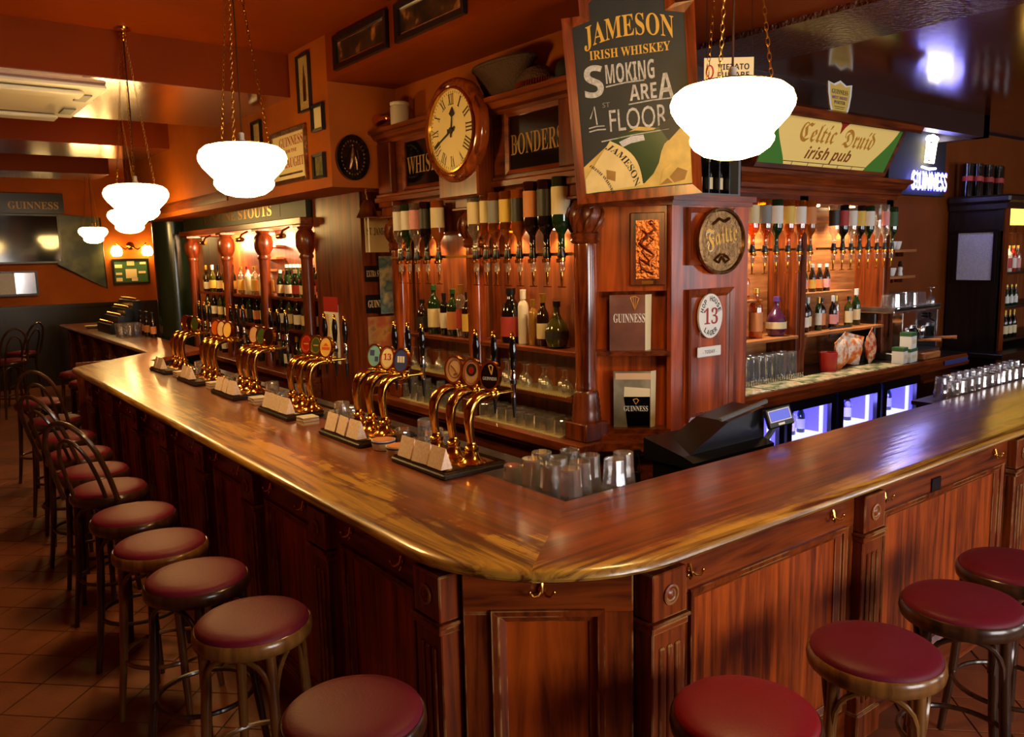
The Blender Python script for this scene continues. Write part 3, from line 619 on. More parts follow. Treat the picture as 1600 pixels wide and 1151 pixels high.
def em_blue(b): part(b, 'emblem', MB().box(-.03, .0, -.0055, -.004, .0, .03).box(.004, .026, -.0055, -.004, -.03, -.004), 'blue_badge')
def em_bars(b):
    for k in (-1, 0, 1): part(b, 'emblem', MB().box(k*.016-.006, k*.016+.006, -.0055, -.004, -.012, .02), 'label_white')
def em_amber(b): part(b, 'emblem', MB().box(-.03, .03, -.0055, -.004, -.016, .0).yprism([(-.022, .006), (.022, .006), (0, .026)], -.0055, -.004), 'orange')
def em_plain(b): part(b, 'emblem', ring(0, 0, .036, .046, .002, -.0055, -.004).box(-.02, .02, -.0055, -.004, -.004, .004), 'gold_paint')
CLU = [2.92, 3.68, 4.56, 5.46, 6.30, 7.12]
badges = [[('salmon_badge', em_bird), ('salmon_badge', em_rings), ('black_gloss', em_harp)], [('sky_badge', em_blue), ('cream', em_13), ('blue_badge', em_bars)], [('red', em_plain), ('green_badge', em_plain), ('amber_badge', em_amber)], [('cardboard', None), ('green_badge', None), ('bottle_brown', None)], [('orange', None), ('salmon_badge', None), ('amber_badge', None)], [('brass', None), ('bottle_brown', None), ('green_badge', None)]]
bn = [['bronze bird', 'pale round crest', 'black harp'], ['pale blue', 'cream and red 13', 'violet blue'], ['red', 'olive green', 'amber'], ['tan', 'olive', 'dark brown'], ['orange', 'salmon', 'yellow'], ['brass', 'dark', 'green']]
cn = ['nearest cluster', 'second nearest cluster', 'third nearest cluster', 'fourth cluster along', 'fifth cluster along', 'farthest cluster']
card = MB().add([(-.055, -.028, 0), (.055, -.028, 0), (.055, 0, .088), (-.055, 0, .088), (-.055, .028, 0), (.055, .028, 0)], [(0, 1, 2, 3), (3, 2, 5, 4), (0, 3, 4), (1, 5, 2), (0, 4, 5, 1)]).mesh('menu_card', 'menu_card')
pint = [(.036, 0), (.038, .003), (.039, .05), (.044, .10), (.047, .118), (.046, .145), (.044, .148)]
tumb = [(.030, 0), (.033, .004), (.036, .05), (.039, .10), (.040, .108)]
def glass_mesh(prof, thick=.003, n=14):
    h = prof[-1][1]; inn = [(r_-thick, z) for r_, z in prof[::-1]][:-1]+[(prof[0][0]-thick, .01), (0, .01)]
    return MB().lathe([(0, 0)]+prof+inn, n).mesh('glass', 'glass', False)
PINT = glass_mesh(pint); TUMB = glass_mesh(tumb); TALL = glass_mesh([(.029, 0), (.03, .004), (.033, .10), (.036, .165), (.035, .168)]); STUB = glass_mesh([(.034, 0), (.036, .004), (.038, .04), (.038, .085)])
STEM = MB().lathe([(.0, .0), (.034, .0), (.034, .003), (.008, .006), (.005, .02), (.005, .055), (.012, .066), (.03, .085), (.036, .11), (.034, .14), (.032, .142), (.033, .11), (.026, .09), (0, .074)], 16).mesh('glass', 'glass', True)
def glass(me, label, loc, group, up=True, h=0., name='beer_glass', s=1.):
    o = link(name, me, None, loc); o.scale = (s, s, s)
    if not up: o.rotation_euler = (math.pi, 0, random.uniform(0, 6)); o.location.z += h*s
    return tag(o, label, 'glass', group)
for c, y0 in enumerate(CLU):
    ln = .46 if c else .44
    tr = thing('drip_tray', 'dark wooden bar tray under the beer taps, %s' % cn[c], 'tray', (1.71, y0, ZT), -90, 'trays under the beer taps')
    part(tr, 'tray_board', MB().box(-ln/2, ln/2, 0, .33, 0, .022, .005), 'ebony'); part(tr, 'tray_edge', MB().rframe(-ln/2+.01, ln/2-.01, 0, .31, .02, .022, .030, .002).xf(Matrix(((1, 0, 0, 0), (0, 0, 1, .01), (0, 1, 0, 0), (0, 0, 0, 1)))), 'bentwood_dark')
    part(tr, 'brass_plate', MB().box(-ln/2+.05, ln/2-.05, .12, .29, .022, .027), 'brass_dull')
    for k in range(3):
        y = y0+.14*(1-k)
        font_tap('brass swan-neck beer tap with %s badge in the %s' % (bn[c][k], cn[c]), (1.905, y, ZT+.027), badges[c][k][0], badges[c][k][1], 'brass beer taps along the bar')
    for k in range(3 if c < 4 else 2):
        y = y0+.135-.125*k
        o = link('menu_card', card, None, (1.756, y, ZT+.031)); o.rotation_euler = (0, 0, R(-90+random.uniform(-7, 7)))
        tag(o, 'pale folded menu card on the tray, %s from the left in the %s' % (ORD[k], cn[c]), 'menu card', 'folded menu cards on the tap trays')
# coaster holders and stacks between the trays
def holder(label, loc, m='white'):
    t = thing('coaster_bowl', label, 'coaster holder', loc)
    part(t, 'bowl', MB().lathe([(.045, 0), (.05, .004), (.056, .03), (.058, .048), (.054, .048), (.05, .03)], 24), m, True); part(t, 'stripe', MB().lathe([(.0575, .036), (.0585, .043)], 24), 'blue_badge'); part(t, 'coaster', MB().lathe([(.05, .034), (.052, .05), (0, .053)], 24), 'coaster_top', True)
holder('white round holder of beer mats left of the nearest tap tray, farther one', (1.80, 3.37, ZT)); holder('white round holder of beer mats touching the nearest tap tray', (1.79, 3.21, ZT), 'offwhite')
for k, (x, y, lb) in enumerate([(1.77, 4.18, 'square stack of beer mats before the second tap tray'), (1.80, 5.02, 'square stack of beer mats before the third tap tray'), (1.80, 5.89, 'square stack of beer mats beyond the fourth tap tray'), (1.79, 6.70, 'square stack of beer mats by the farthest tap trays')]):
    t = thing('coaster_stack', lb, 'coasters', (x, y, ZT), -90, 'stacks of beer mats on the bar')
    for j in range(8):
        part(t, 'coaster', MB().box(-.047, .047, -.047, .047, j*.006, j*.006+.0048, .001).xf(Matrix.Rotation(R(random.uniform(-4, 4)), 4, 'Z')), 'coaster' if j % 3 else 'coaster_top')
# clean glasses upside down on the working shelf
SH = 1.04
cg = [(1.96, 2.44, PINT, .148), (2.06, 2.50, PINT, .148), (2.05, 2.39, PINT, .148), (1.965, 2.33, PINT, .148), (2.07, 2.28, PINT, .148), (2.17, 2.45, PINT, .148), (2.17, 2.33, PINT, .148), (2.30, 2.27, PINT, .148), (1.945, 2.55, TUMB, .108), (2.2, 2.22, PINT, .148), (1.97, 2.225, PINT, .148)]
for k, (x, y, me, h) in enumerate(cg):
    glass(me, 'upturned glass in the corner of the bar, %s from the left' % ORD[k] if me is PINT else 'short upturned glass tucked beside the nearest tap tray', (x, y, SH), 'upturned glasses in the bar corner', False, h, s=1.1)
for c in range(5):
    ym = (CLU[c]+CLU[c+1])/2
    for j in range(5):
        x, y = 1.955+.095*(j % 2), ym-.14+.075*j
        glass((PINT, TUMB, STUB)[(c+j) % 3], 'upturned glass, %s from the right, behind the bar beyond the %s' % (ORD[j], cn[c].replace('cluster', 'taps')), (x, y, SH), 'glasses between the tap clusters', False, (.148, .108, .085)[(c+j) % 3], s=1.15)
gk = 0
for k in range(12):
    for j in range(2):
        glass(PINT, 'upturned glass behind the right counter, %s from the left in the %s row' % (ORD[k], ('front', 'rear')[j]), (5.15+.1*k+.05*j, 2.24+.10*j, SH+.015*j), 'upturned glasses behind the right counter', False, .148, s=.9)

# till behind the right counter
po = thing('point_of_sale_till', 'black slanted point of sale till behind the right counter', 'till', (3.05, 2.28, SH)); part(po, 'stand', MB().box(-.28, .28, .02, .26, -.24, 0), 'black')
part(po, 'housing', MB().xprism([(0, 0), (.30, 0), (.30, .10), (.06, .05), (0, .03)], -.3, .3).yprism([(-.3, .03), (.3, .03), (.3, .20), (.02, .165)], .06, .25), 'black'); part(po, 'screen', MB().box(-.02, .34, .0, .02, -.0, .02, .004).xf(Matrix.Translation((-.02, .05, .175)) @ Matrix.Rotation(R(-7), 4, 'Y')), 'grey_plastic')
cd = part(po, 'customer_display', MB().box(-.075, .075, -.012, .012, -.05, .05, .006), 'black'); cd.location = (.33, -.0, .155); cd.rotation_euler = (R(-18), R(-8), R(-18))
part(cd, 'display_bezel', MB().rframe(-.062, .062, -.022, .036, .004, -.0145, -.012), 'white'); part(cd, 'display_screen', MB().box(-.058, .058, -.0135, -.012, -.018, .032), 'screen_blue'); part(cd, 'maker_plate', MB().box(-.02, .016, -.0135, -.012, -.04, -.03), 'white')
part(po, 'display_stalk', MB().tube([(.3, .06, .02), (.32, .03, .08), (.33, .01, .13)], .015, 8), 'grey_plastic', True)

# ================================================================ BOTTLES
BP = {
 'spirit': [(.036, 0), (.039, .004), (.039, .175), (.036, .195), (.022, .215), (.014, .23), (.0135, .275), (.015, .278), (.015, .285)],
 'wine':   [(.034, 0), (.037, .004), (.037, .17), (.033, .195), (.02, .22), (.0145, .24), (.014, .295), (.0155, .297), (.0155, .305)],
 'beer':   [(.028, 0), (.031, .004), (.031, .12), (.028, .14), (.017, .17), (.0135, .19), (.013, .225), (.0145, .227), (.0145, .232)],
 'slim':   [(.028, 0), (.03, .004), (.030, .21), (.024, .23), (.013, .245), (.0125, .29), (.0145, .293), (.0145, .3)],
 'squat':  [(.03, 0), (.048, .006), (.06, .045), (.06, .085), (.048, .12), (.026, .15), (.016, .17), (.0145, .22), (.017, .223), (.017, .23)],
 'jug':    [(.04, 0), (.046, .005), (.047, .13), (.04, .17), (.024, .19), (.018, .2), (.018, .235), (.02, .237), (.02, .245)]}
LZ = {'spirit': (.04, .15), 'wine': (.045, .135), 'beer': (.03, .105), 'slim': (.05, .16), 'squat': (.035, .095), 'jug': (.03, .12)}
BC = {}
def bmesh_(key, fn):
    if key not in BC: BC[key] = fn()
    return BC[key]
def bottle(kind, g, lab, cap, loc, label, group, inv=False, s=1., rz=0, name=None):
    pr = BP[kind]; h = pr[-1][1]
    me = bmesh_(('g', kind, g), lambda: MB().lathe(pr, 16).mesh('bottle', g, True))
    o = link(name or {'beer': 'beer_bottle', 'wine': 'wine_bottle'}.get(kind, 'spirit_bottle'), me, None, loc); o.scale = (s, s, s); o.rotation_euler = (math.pi if inv else 0, 0, R(rz))
    if inv: o.location.z += 0
    tag(o, label, 'bottle', group)
    if lab:
        z0, z1 = LZ[kind]; r_ = max(a for a, b in pr if z0-.05 <= b <= z1+.05)+.0008
        if kind == 'squat': z0, z1 = .045, .085
        link('bottle_label', bmesh_(('l', kind, lab), lambda: MB().lathe([(r_, z0), (r_, z1)], 16).mesh('bottle_label', lab, True)), o)
    if cap:
        rc = pr[-1][0]+.002; hc = .05 if kind in ('wine', 'slim') else .026
        link('bottle_cap', bmesh_(('c', kind, cap), lambda: MB().lathe([(rc, h-hc), (rc+.001, h+.003), (0, h+.004)], 12).mesh('bottle_cap', cap, True)), o)
    return o
OPT1 = MB().lathe([(.016, .0), (.020, .004), (.020, .024), (.014, .028)], 12, (0, 0, -.03)).box(-.016, .016, -.026, -.016, -.034, -.012, .003).mesh('optic_collar', 'brass', True)
OPT2 = MB().lathe([(.013, -.085), (.017, -.075), (.017, -.03)], 10).mesh('optic_chamber', 'bottle_clear', True)
OPT3 = MB().lathe([(.004, -.16), (.006, -.155), (.0085, -.10), (.009, -.085)], 10).box(-.03, .03, -.004, .004, -.166, -.160).mesh('optic_spout', 'brass', True)
OPT4 = MB().lathe([(.022, -.008), (.024, 0), (.018, .03), (.0165, .05)], 12).mesh('optic_stopper', 'black', True)
def optic(loc, label, group, rz):
    o = link('optic_measure', OPT1, None, loc); o.rotation_euler = (0, 0, R(rz)); tag(o, label, 'optic', group)
    link('optic_chamber', OPT2, o); link('optic_spout', OPT3, o); link('optic_stopper', OPT4, o); return o

# ================================================================ ISLAND BACK BAR (clock, whiskey bottles), facing -x
IX, IY = 2.80, 3.06
isl = thing('back_bar', 'carved mahogany back bar with turned columns below the round clock', 'back bar', (IX, IY, 0))
W = lambda name, mb, m, smooth=False, parent=isl: part(parent, name, mb, m, smooth, True)
W('ledge', MB().prism([(2.78, 5.36), (2.78, 3.06), (2.93, 3.06), (3.21, 2.80), (3.97, 2.80), (3.97, 3.42), (3.3, 3.42), (3.3, 5.36)], .955, 1.0), 'moulding_y')
W('ledge_moulding', MB().prism([(2.80, 5.34), (2.80, 3.08), (2.94, 3.08), (3.22, 2.82), (3.95, 2.82), (3.95, 3.4), (3.3, 3.4), (3.3, 5.34)], .93, .955), 'mahogany_y')
W('base_cabinet', MB().prism([(2.86, 5.3), (2.86, 3.16), (2.98, 3.14), (3.26, 2.88), (3.9, 2.88), (3.9, 3.4), (3.3, 3.4), (3.3, 5.3)], 0, .93), 'mahogany_y')
W('back_panel', MB().box(3.11, 3.14, 3.3, 5.28, 1.0, 2.45), 'backpanel')
CY_ = [3.19, 4.20, 5.15]
CXc = 2.95
for k, y in enumerate(CY_):
    c = W('column', MB().lathe([(.058, 1.27), (.06, 1.29), (.056, 1.32), (.060, 1.6), (.063, 1.85), (.060, 2.04), (.058, 2.06)], 20, (CXc, y, 0)), 'column_wood', True)
    W('column_base', MB().box(CXc-.085, CXc+.085, y-.085, y+.085, 1.0, 1.10, .006).lathe([(.08, 1.10), (.083, 1.115), (.078, 1.13), (.08, 1.15), (.074, 1.165), (.078, 1.18), (.072, 1.20), (.075, 1.215), (.068, 1.235), (.07, 1.25), (.06, 1.27)], 20, (CXc, y, 0)), 'mahogany', True, c)
    W('column_ring', MB().lathe([(.06, 2.055), (.074, 2.062), (.078, 2.072), (.070, 2.082), (.076, 2.092), (.080, 2.104), (.062, 2.115)], 20, (CXc, y, 0)), 'mahogany', True, c)
    cap = MB().lathe([(.055, 2.11), (.068, 2.125), (.088, 2.16), (.096, 2.2), (.09, 2.24), (.07, 2.27), (.06, 2.285)], 16, (CXc, y, 0))
    for j in range(8):     # carved scrolling leaves on the bulb
        a = R(45*j); cap.tube([(CXc+rr*math.cos(a+tw), y+rr*math.sin(a+tw), z) for rr, tw, z in ((.066, 0, 2.115), (.086, .12, 2.145), (.1, .3, 2.18), (.1, .5, 2.215), (.09, .55, 2.24), (.094, .3, 2.235))], [.007, .010, .012, .011, .008, .005], 6)
    W('carved_capital', cap, 'mahogany', True, c)
    W('capital_block', MB().box(CXc-.1, CXc+.1, y-.1, y+.1, 2.285, 2.30, .003).box(CXc-.085, CXc+.085, y-.085, y+.085, 2.30, 2.36, .004).box(CXc-.1, CXc+.1, y-.1, y+.1, 2.36, 2.40, .006), 'mahogany', False, c)
    if k: W('divider', MB().box(3.06, 3.12, y-.02, y+.02, 1.0, 2.3), 'mahogany', False)
W('divider', MB().box(2.98, 3.12, 3.24, 3.3, 1.0, 2.3), 'mahogany')
for y0, y1, n_ in ((CY_[0]+.06, CY_[1]-.03, 3), (CY_[1]+.03, CY_[2]-.03, 3)):
    W('shelf', MB().box(2.90, 3.12, y0, y1, 1.195, 1.22, .003), 'mahogany_y'); W('shelf', MB().box(2.93, 3.12, y0, y1, 1.445, 1.47, .003), 'mahogany_y'); W('shelf', MB().box(3.0, 3.12, y0, y1, 2.15, 2.17, .003), 'mahogany_y')
    # arcade board: three round-headed pigeonholes
    mb = MB(); wd = (y1-y0)/n_; zt, zs = 2.45, 2.27
    for j in range(n_):
        ya = y0+wd*j; rr = wd*.40; yc = ya+wd/2; N_ = 12
        pts = [(yc-rr*math.cos(math.pi*i/N_), zs+rr*.95*math.sin(math.pi*i/N_)) for i in range(N_+1)]
        for i in range(N_):
            (a, b_), (c_, d_) = pts[i], pts[i+1]
            mb.add([(2.98, a, b_), (2.98, c_, d_), (2.98, c_, zt), (2.98, a, zt), (3.1, a, b_), (3.1, c_, d_)], [(0, 3, 2, 1), (0, 1, 5, 4)])
        for ys, ye in ((ya, yc-rr), (yc+rr, ya+wd)): mb.box(2.98, 3.1, ys, ye, 2.17, zt)
    W('arcade_board', mb, 'backpanel')
    W('optic_rail', MB().box(2.875, 2.895, y0-.05, y1+.02, 1.995, 2.012).box(2.895, 3.0, y0+.1, y0+.12, 1.995, 2.012).box(2.895, 3.0, y1-.12, y1-.10, 1.995, 2.012), 'brass_dull')
W('entablature', MB().box(2.90, 3.10, 3.16, 5.30, 2.42, 2.80), 'mahogany_y')
W('cornice', MB().yprism([(3.1, 2.80), (2.87, 2.80), (2.86, 2.82), (2.83, 2.83), (2.81, 2.86), (2.79, 2.865), (2.79, 2.89), (3.1, 2.89)], 3.10, 5.36), 'moulding_y')
W('architrave', MB().yprism([(3.1, 2.40), (2.87, 2.40), (2.87, 2.43), (2.885, 2.44), (2.885, 2.455), (3.1, 2.455)], 3.10, 5.34), 'moulding_y')
for y in CY_: W('entablature_block', MB().box(2.85, 2.95, y-.09, y+.09, 2.455, 2.80, .006), 'mahogany')
for s_, y0, y1 in (('WHISKEY', 4.34, 4.90), ('BONDERS', 3.27, 3.74)):
    sg = part(isl, 'sign_panel', MB().box(-(y1-y0)/2, (y1-y0)/2, 0, .02, -.15, .15), 'black_gloss'); sg.location = (2.885-IX, (y0+y1)/2-IY, 2.63); sg.rotation_euler = (0, 0, R(-90))
    text(sg, s_, 'serif', 0, -.01, (y1-y0)*.94, .115, 0, 'gold_letter'); part(sg, 'sign_frame', MB().rframe(-(y1-y0)/2-.02, (y1-y0)/2+.02, -.17, .17, .024, -.02, .02, .01), 'moulding_x')
for y in (3.55, 3.95, 4.5, 4.9):
    part(isl, 'downlight', MB().lathe([(.02, 2.142), (.024, 2.15)], 12, (3.06-IX, y-IY, 0)), 'bulb', True); spot('island_downlight', (3.055, y, 2.138), (3.05, y, 1.4), 9, (1, .62, .30), 130, .02)
# toothed shelf mats
def shelf_mat(label, x0, x1, y0, y1, z):
    t = thing('shelf_mat', label, 'bar mat', (x0, y0, z)); part(t, 'mat', MB().box(0, x1-x0, 0, y1-y0, 0, .006), 'rubber')
    mb = MB(); n = int((y1-y0)/.022)
    for i in range(n): mb.box(-.004, .0, i*.022, i*.022+.012, -.016, .006)
    o = part(t, 'toothed_edge', mb, 'rubber')
for (y0, y1, nm) in ((3.30, 4.11, 'right'), (4.26, 5.06, 'left')):
    shelf_mat('toothed pale mat on the ledge of the clock back bar, %s bay' % nm, 2.85, 3.08, y0, y1, 1.0); shelf_mat('toothed pale mat on the glass shelf, %s bay under the clock' % nm, 2.905, 3.1, y0, y1, 1.22)
    n = 9
    for j in range(n):
        for q in range(2):
            y = y0+.05+j*(y1-y0-.09)/(n-1)
            glass(STUB if nm == 'right' else (TALL if q == 0 and j % 2 else TUMB), 'upturned glass on island ledge, %s bay, %s from right, %s row' % (nm, ORD[j], ('front', 'rear')[q]), (2.90+.09*q, y+.02*q, 1.006), 'glasses on the island ledge', False, .085 if nm == 'right' else (.168 if q == 0 and j % 2 else .108), 'tumbler')
        glass(STEM, 'stemmed glass on the upper glass shelf, %s bay, %s from the right' % (nm, ORD[j]), (2.955+.05*(j % 2), y0+.05+j*(y1-y0-.09)/(n-1), 1.226), 'stemmed glasses on the island shelf', False, .142, 'stemmed_glass')
# bottles on the island shelf
for k, (y, kind, g, lab, cap, s, nm) in enumerate([(5.0, 'jug', 'bottle_brown', 'label_dark', 'cap_black', .95, 'squat dark'), (4.84, 'spirit', 'bottle_green', 'label_cream', 'cap_green', 1.18, 'green cream-labelled'), (4.71, 'slim', 'bottle_black', 'label_white', 'cap_black', .95, 'slim black'), (4.60, 'spirit', 'bottle_green', 'label_orange', 'cap_green', 1.1, 'green orange-labelled'), (4.50, 'slim', 'bottle_clear', 'label_red', 'cap_gold', 1.15, 'slim clear'), (4.42, 'spirit', 'bottle_brown', 'label_yellow', 'cap_black', 1.05, 'brown yellow-labelled')]):
    bottle(kind, g, lab, cap, (3.03, y, 1.47), '%s spirit bottle on the shelf below the left optics' % nm, 'bottles on the island shelf', False, s)
for k, (y, kind, g, lab, cap, s, nm) in enumerate([(3.95, 'jug', 'bottle_black', 'label_red', 'cap_black', 1.35, 'broad black cream-liqueur'), (3.83, 'slim', 'bottle_white', None, 'cap_white', 1.08, 'tall white'), (3.735, 'slim', 'bottle_gold', None, 'cap_gold', .9, 'slim golden'), (3.645, 'wine', 'bottle_brown', 'label_cream', 'cap_gold', 1.0, 'dark gold-necked'), (3.52, 'squat', 'bottle_olive', 'label_dark', 'cap_black', 1.15, 'round-bellied dark')]):
    bottle(kind, g, lab, cap, (3.03, y, 1.47), '%s bottle on the shelf below the right optics' % nm, 'bottles on the island shelf', False, s)
# inverted bottles with optics
OPX = 2.855
KR = [('spirit', 'bottle_clear', 'label_cream', .30, 'pale cream-labelled'), ('slim', 'bottle_amber', 'label_cream', .0, 'slim cream-labelled'), ('spirit', 'bottle_amber', 'label_grey', .0, 'amber grey-labelled'), ('spirit', 'bottle_amber', 'label_yellow', .0, 'amber gold-labelled'), ('spirit', 'bottle_whisky', 'label_dark', .0, 'brown dark-labelled'), ('spirit', 'bottle_brown', 'label_orange', .1, 'tall tan-labelled'), ('spirit', 'bottle_black', 'label_dark', .15, 'tall black'), ('spirit', 'bottle_green', 'label_cream', .15, 'green cream-labelled')]
for k, (y, (kind, g, lab, dz, nm)) in enumerate(zip([4.06, 3.95, 3.85, 3.74, 3.63, 3.51, 3.39, 3.27], KR)):
    up = 2.005; h = BP[kind][-1][1]
    s = (1.18, 1.16, 1.16, 1.16, 1.16, 1.28, 1.28, 1.30)[k]
    bottle(kind, g, lab, None, (OPX, y, up+.03+h*s), '%s whiskey bottle upside down in the right optics row, %s from the left' % (nm, ORD[k]), 'upside-down bottles of the island', True, s, 160)
    optic((OPX, y, up-.012), 'brass optic of the right island row, %s from the left' % ORD[k], 'brass optics of the island', -90)
KL = [('spirit', 'bottle_clear', 'label_white', 'clear white-labelled'), ('spirit', 'bottle_green', 'label_white', 'green white-labelled'), ('spirit', 'bottle_clear', 'label_pink', 'clear pink-labelled'), ('spirit', 'bottle_black', 'label_dark', 'black'), ('spirit', 'bottle_whisky', 'label_cream', 'brown cream-labelled')]
for k, (y, (kind, g, lab, nm)) in enumerate(zip([4.97, 4.86, 4.75, 4.62, 4.48], KL)):
    h = BP[kind][-1][1]; bottle(kind, g, lab, None, (OPX, y, 2.035+h*1.15), '%s bottle upside down in the left optics row, %s from the left' % (nm, ORD[k]), 'upside-down bottles of the island', True, 1.15, 160)
    optic((OPX, y, 1.993), 'brass optic of the left island row, %s from the left' % ORD[k], 'brass optics of the island', -90)

# clock
ck = thing('wall_clock', 'large round wooden wall clock with roman numerals', 'clock', (2.775, 4.12, 2.745), -90)
part(ck, 'case', MB().box(-.21, .21, -.0, .125, -.39, .18, .01), 'mahogany')
part(ck, 'bezel', MB().lathe([(.30, .03), (.302, -.01), (.29, -.035), (.27, -.045), (.262, -.03), (.25, -.035), (.245, -.02)], 48, (0, 0, 0), 'y', cap=False), 'column_wood', True)
part(ck, 'brass_ring', MB().lathe([(.249, -.02), (.246, -.045), (.236, -.047), (.232, -.03)], 48, (0, 0, 0), 'y', cap=False), 'brass', True)
fc_ = part(ck, 'dial', disc(0, 0, .24, .24, -.028, .0, 48), 'clock_face')
for k, nu in enumerate(['XII', 'I', 'II', 'III', 'IIII', 'V', 'VI', 'VII', 'VIII', 'IX', 'X', 'XI']):
    a = R(90-30*k); text(fc_, nu, 'serif', .178*math.cos(a), .178*math.sin(a), .017*len(nu)+.008, .062, -.028, 'ink', rot=-30*k, name='numeral')
mb = MB()
for k in range(60):
    a = R(6*k); l0 = .212; l1 = .226; p = Vector((math.cos(a), math.sin(a))); q = Vector((-p.y, p.x))*.0022
    mb.add([(p.x*l0-q.x, -.0292, p.y*l0-q.y), (p.x*l1-q.x, -.0292, p.y*l1-q.y), (p.x*l1+q.x, -.0292, p.y*l1+q.y), (p.x*l0+q.x, -.0292, p.y*l0+q.y)], [(0, 1, 2, 3)])
part(fc_, 'minute_marks', mb, 'ink')
def hand(nm, ang, ln, wd, spade):
    a = R(90-ang); M_ = Matrix.Rotation(-a+R(90), 4, 'Y')
    mb = MB().yprism([(-wd, -.04), (wd, -.04), (wd*.6, ln), (-wd*.6, ln)], -.036, -.033)
    if spade: mb.yprism([(0, ln*.62), (.028, ln*.78), (.0, ln*1.12), (-.028, ln*.78)], -.037, -.034)
    part(ck, nm, mb.xf(M_), 'ink')
hand('hour_hand', 8, .12, .006, True); hand('minute_hand', 246, .205, .006, False); part(ck, 'hand_boss', disc(0, 0, .018, .018, -.04, -.03, 16), 'ink'); hand('second_hand', 88, .03, .012, False)
# things standing on the cornice
bk = thing('wicker_basket', 'wide dark wicker basket on top of the back bar right of the clock', 'basket', (2.90, 3.80, 2.89)); part(bk, 'basket_body', MB().lathe([(.14, 0), (.15, .01), (.2, .08), (.25, .16), (.27, .19), (.262, .19), (.19, .08), (.14, .02)], 28, sx=.36), 'wicker', True); part(bk, 'basket_rim', MB().tube([(.0965*math.cos(R(12*k)), .268*math.sin(R(12*k)), .19) for k in range(30)], .012, 6, True), 'wicker', True)
sh = thing('fringed_cap', 'brown domed cap with a golden fringe on the cornice beside the basket', 'hat', (2.86, 3.47, 2.89), -90); part(sh, 'dome', MB().lathe([(.15, .0), (.15, .02), (.135, .06), (.09, .10), (.0, .115)], 24, (0, 0, .0), sy=.45), 'wicker', True)
mb = MB()
for k in range(26):
    a = math.pi+math.pi*k/25; mb.tube([(.15*math.cos(a), .068*math.sin(a), .03), (.157*math.cos(a), .075*math.sin(a), .004)], .006, 5)
o = part(sh, 'fringe', mb, 'brass_dull'); o['kind'] = 'stuff'
hb = thing('felt_hat', 'dark rounded hat on the cornice beside the chalkboard', 'hat', (2.94, 3.25, 2.89)); part(hb, 'crown', MB().lathe([(.10, .0), (.1, .06), (.085, .1), (.05, .12), (0, .125)], 20), 'black_matt', True); part(hb, 'brim', MB().lathe([(.1, 0), (.145, .002), (.145, .008), (.1, .01)], 24), 'black_matt', True)
jr = thing('stoneware_jar', 'white stoneware jar on the cornice left of the clock', 'jar', (2.90, 4.98, 2.89)); part(jr, 'jar_body', MB().lathe([(.06, 0), (.066, .006), (.066, .13), (.06, .142)], 24), 'clay', True); part(jr, 'jar_lid', MB().lathe([(.064, .142), (.067, .146), (.067, .162), (.05, .17), (0, .171)], 24), 'clay', True)
hn = thing('brass_horn', 'brass horn bell on the cornice beside the white jar', 'horn', (2.87, 5.24, 2.97), -90); part(hn, 'bell_flare', MB().lathe([(.085, -.10), (.08, -.095), (.06, -.05), (.04, .0), (.025, .06), (.018, .14)], 20, (0, 0, 0), 'x'), 'brass', True); part(hn, 'tubing', MB().tube([(.14, 0, 0), (.2, 0, -.02), (.2, 0, -.06), (.12, 0, -.07), (.0, 0, -.07)], .012, 8), 'brass', True)
fg = thing('carved_ornament', 'small dark carved cross ornament above the clock', 'ornament', (3.0, 4.45, 2.89), -90); part(fg, 'stem', MB().box(-.012, .012, -.01, .01, 0, .2), 'bronze'); part(fg, 'arms', MB().box(-.05, .05, -.01, .01, .1, .125), 'bronze'); part(fg, 'foot', MB().box(-.03, .03, -.03, .03, 0, .015), 'bronze')

# ================================================================ CORNER PILLAR of the island, open shelves on the splayed side
pl = thing('corner_pillar', 'wooden corner pillar with open display shelves and panelled front', 'pillar', (3.27, 2.87, 0))
P_ = lambda name, mb, m, smooth=False, parent=pl: part(parent, name, mb, m, smooth, True)
P_('front_board', MB().box(3.27, 3.92, 2.87, 2.90, 1.0, 2.27), 'panel_fig')
P_('side_board', MB().box(3.89, 3.92, 2.90, 3.5, 1.0, 2.27), 'panel')
P_('back_board', MB().prism([(3.06, 3.24), (3.35, 2.95), (3.37, 2.97), (3.08, 3.26)], 1.0, 2.27).box(3.0, 3.08, 3.22, 3.26, 1.0, 2.27), 'panel_fig')
P_('side_cheek', MB().prism([(2.98, 3.16), (3.0, 3.18), (3.08, 3.26), (3.06, 3.28), (2.96, 3.18)], 1.0, 2.27), 'panel')
ch_poly = [(2.985, 3.155), (3.27, 2.87), (3.36, 2.96), (3.075, 3.245)]
for z in (1.03, 1.455): P_('display_shelf', MB().prism(ch_poly, z, z+.025), 'mahogany_x')
P_('upper_board', MB().prism([(3.0, 3.18), (3.27, 2.905), (3.29, 2.925), (3.02, 3.2)], 1.80, 2.27), 'panel_fig')
P_('top', MB().prism([(2.94, 3.16), (3.25, 2.84), (3.95, 2.84), (3.95, 3.5), (3.0, 3.5)], 2.27, 2.30).prism([(2.96, 3.18), (3.26, 2.855), (3.935, 2.855), (3.935, 3.5), (3.0, 3.5)], 2.245, 2.27), 'moulding_x')
P_('foot_moulding', MB().prism([(2.96, 3.13), (3.255, 2.84), (3.95, 2.84), (3.95, 3.5), (3.0, 3.5)], 1.0, 1.03), 'moulding_x')
P_('panel_frame', MB().rframe(3.385, 3.775, 1.07, 1.80, .03, 2.848, 2.87, .008).rframe(3.41, 3.75, 1.095, 1.775, .02, 2.858, 2.87, .01), 'moulding')
P_('panel_frame', MB().rframe(3.38, 3.775, 1.93, 2.235, .028, 2.85, 2.87, .008), 'moulding')
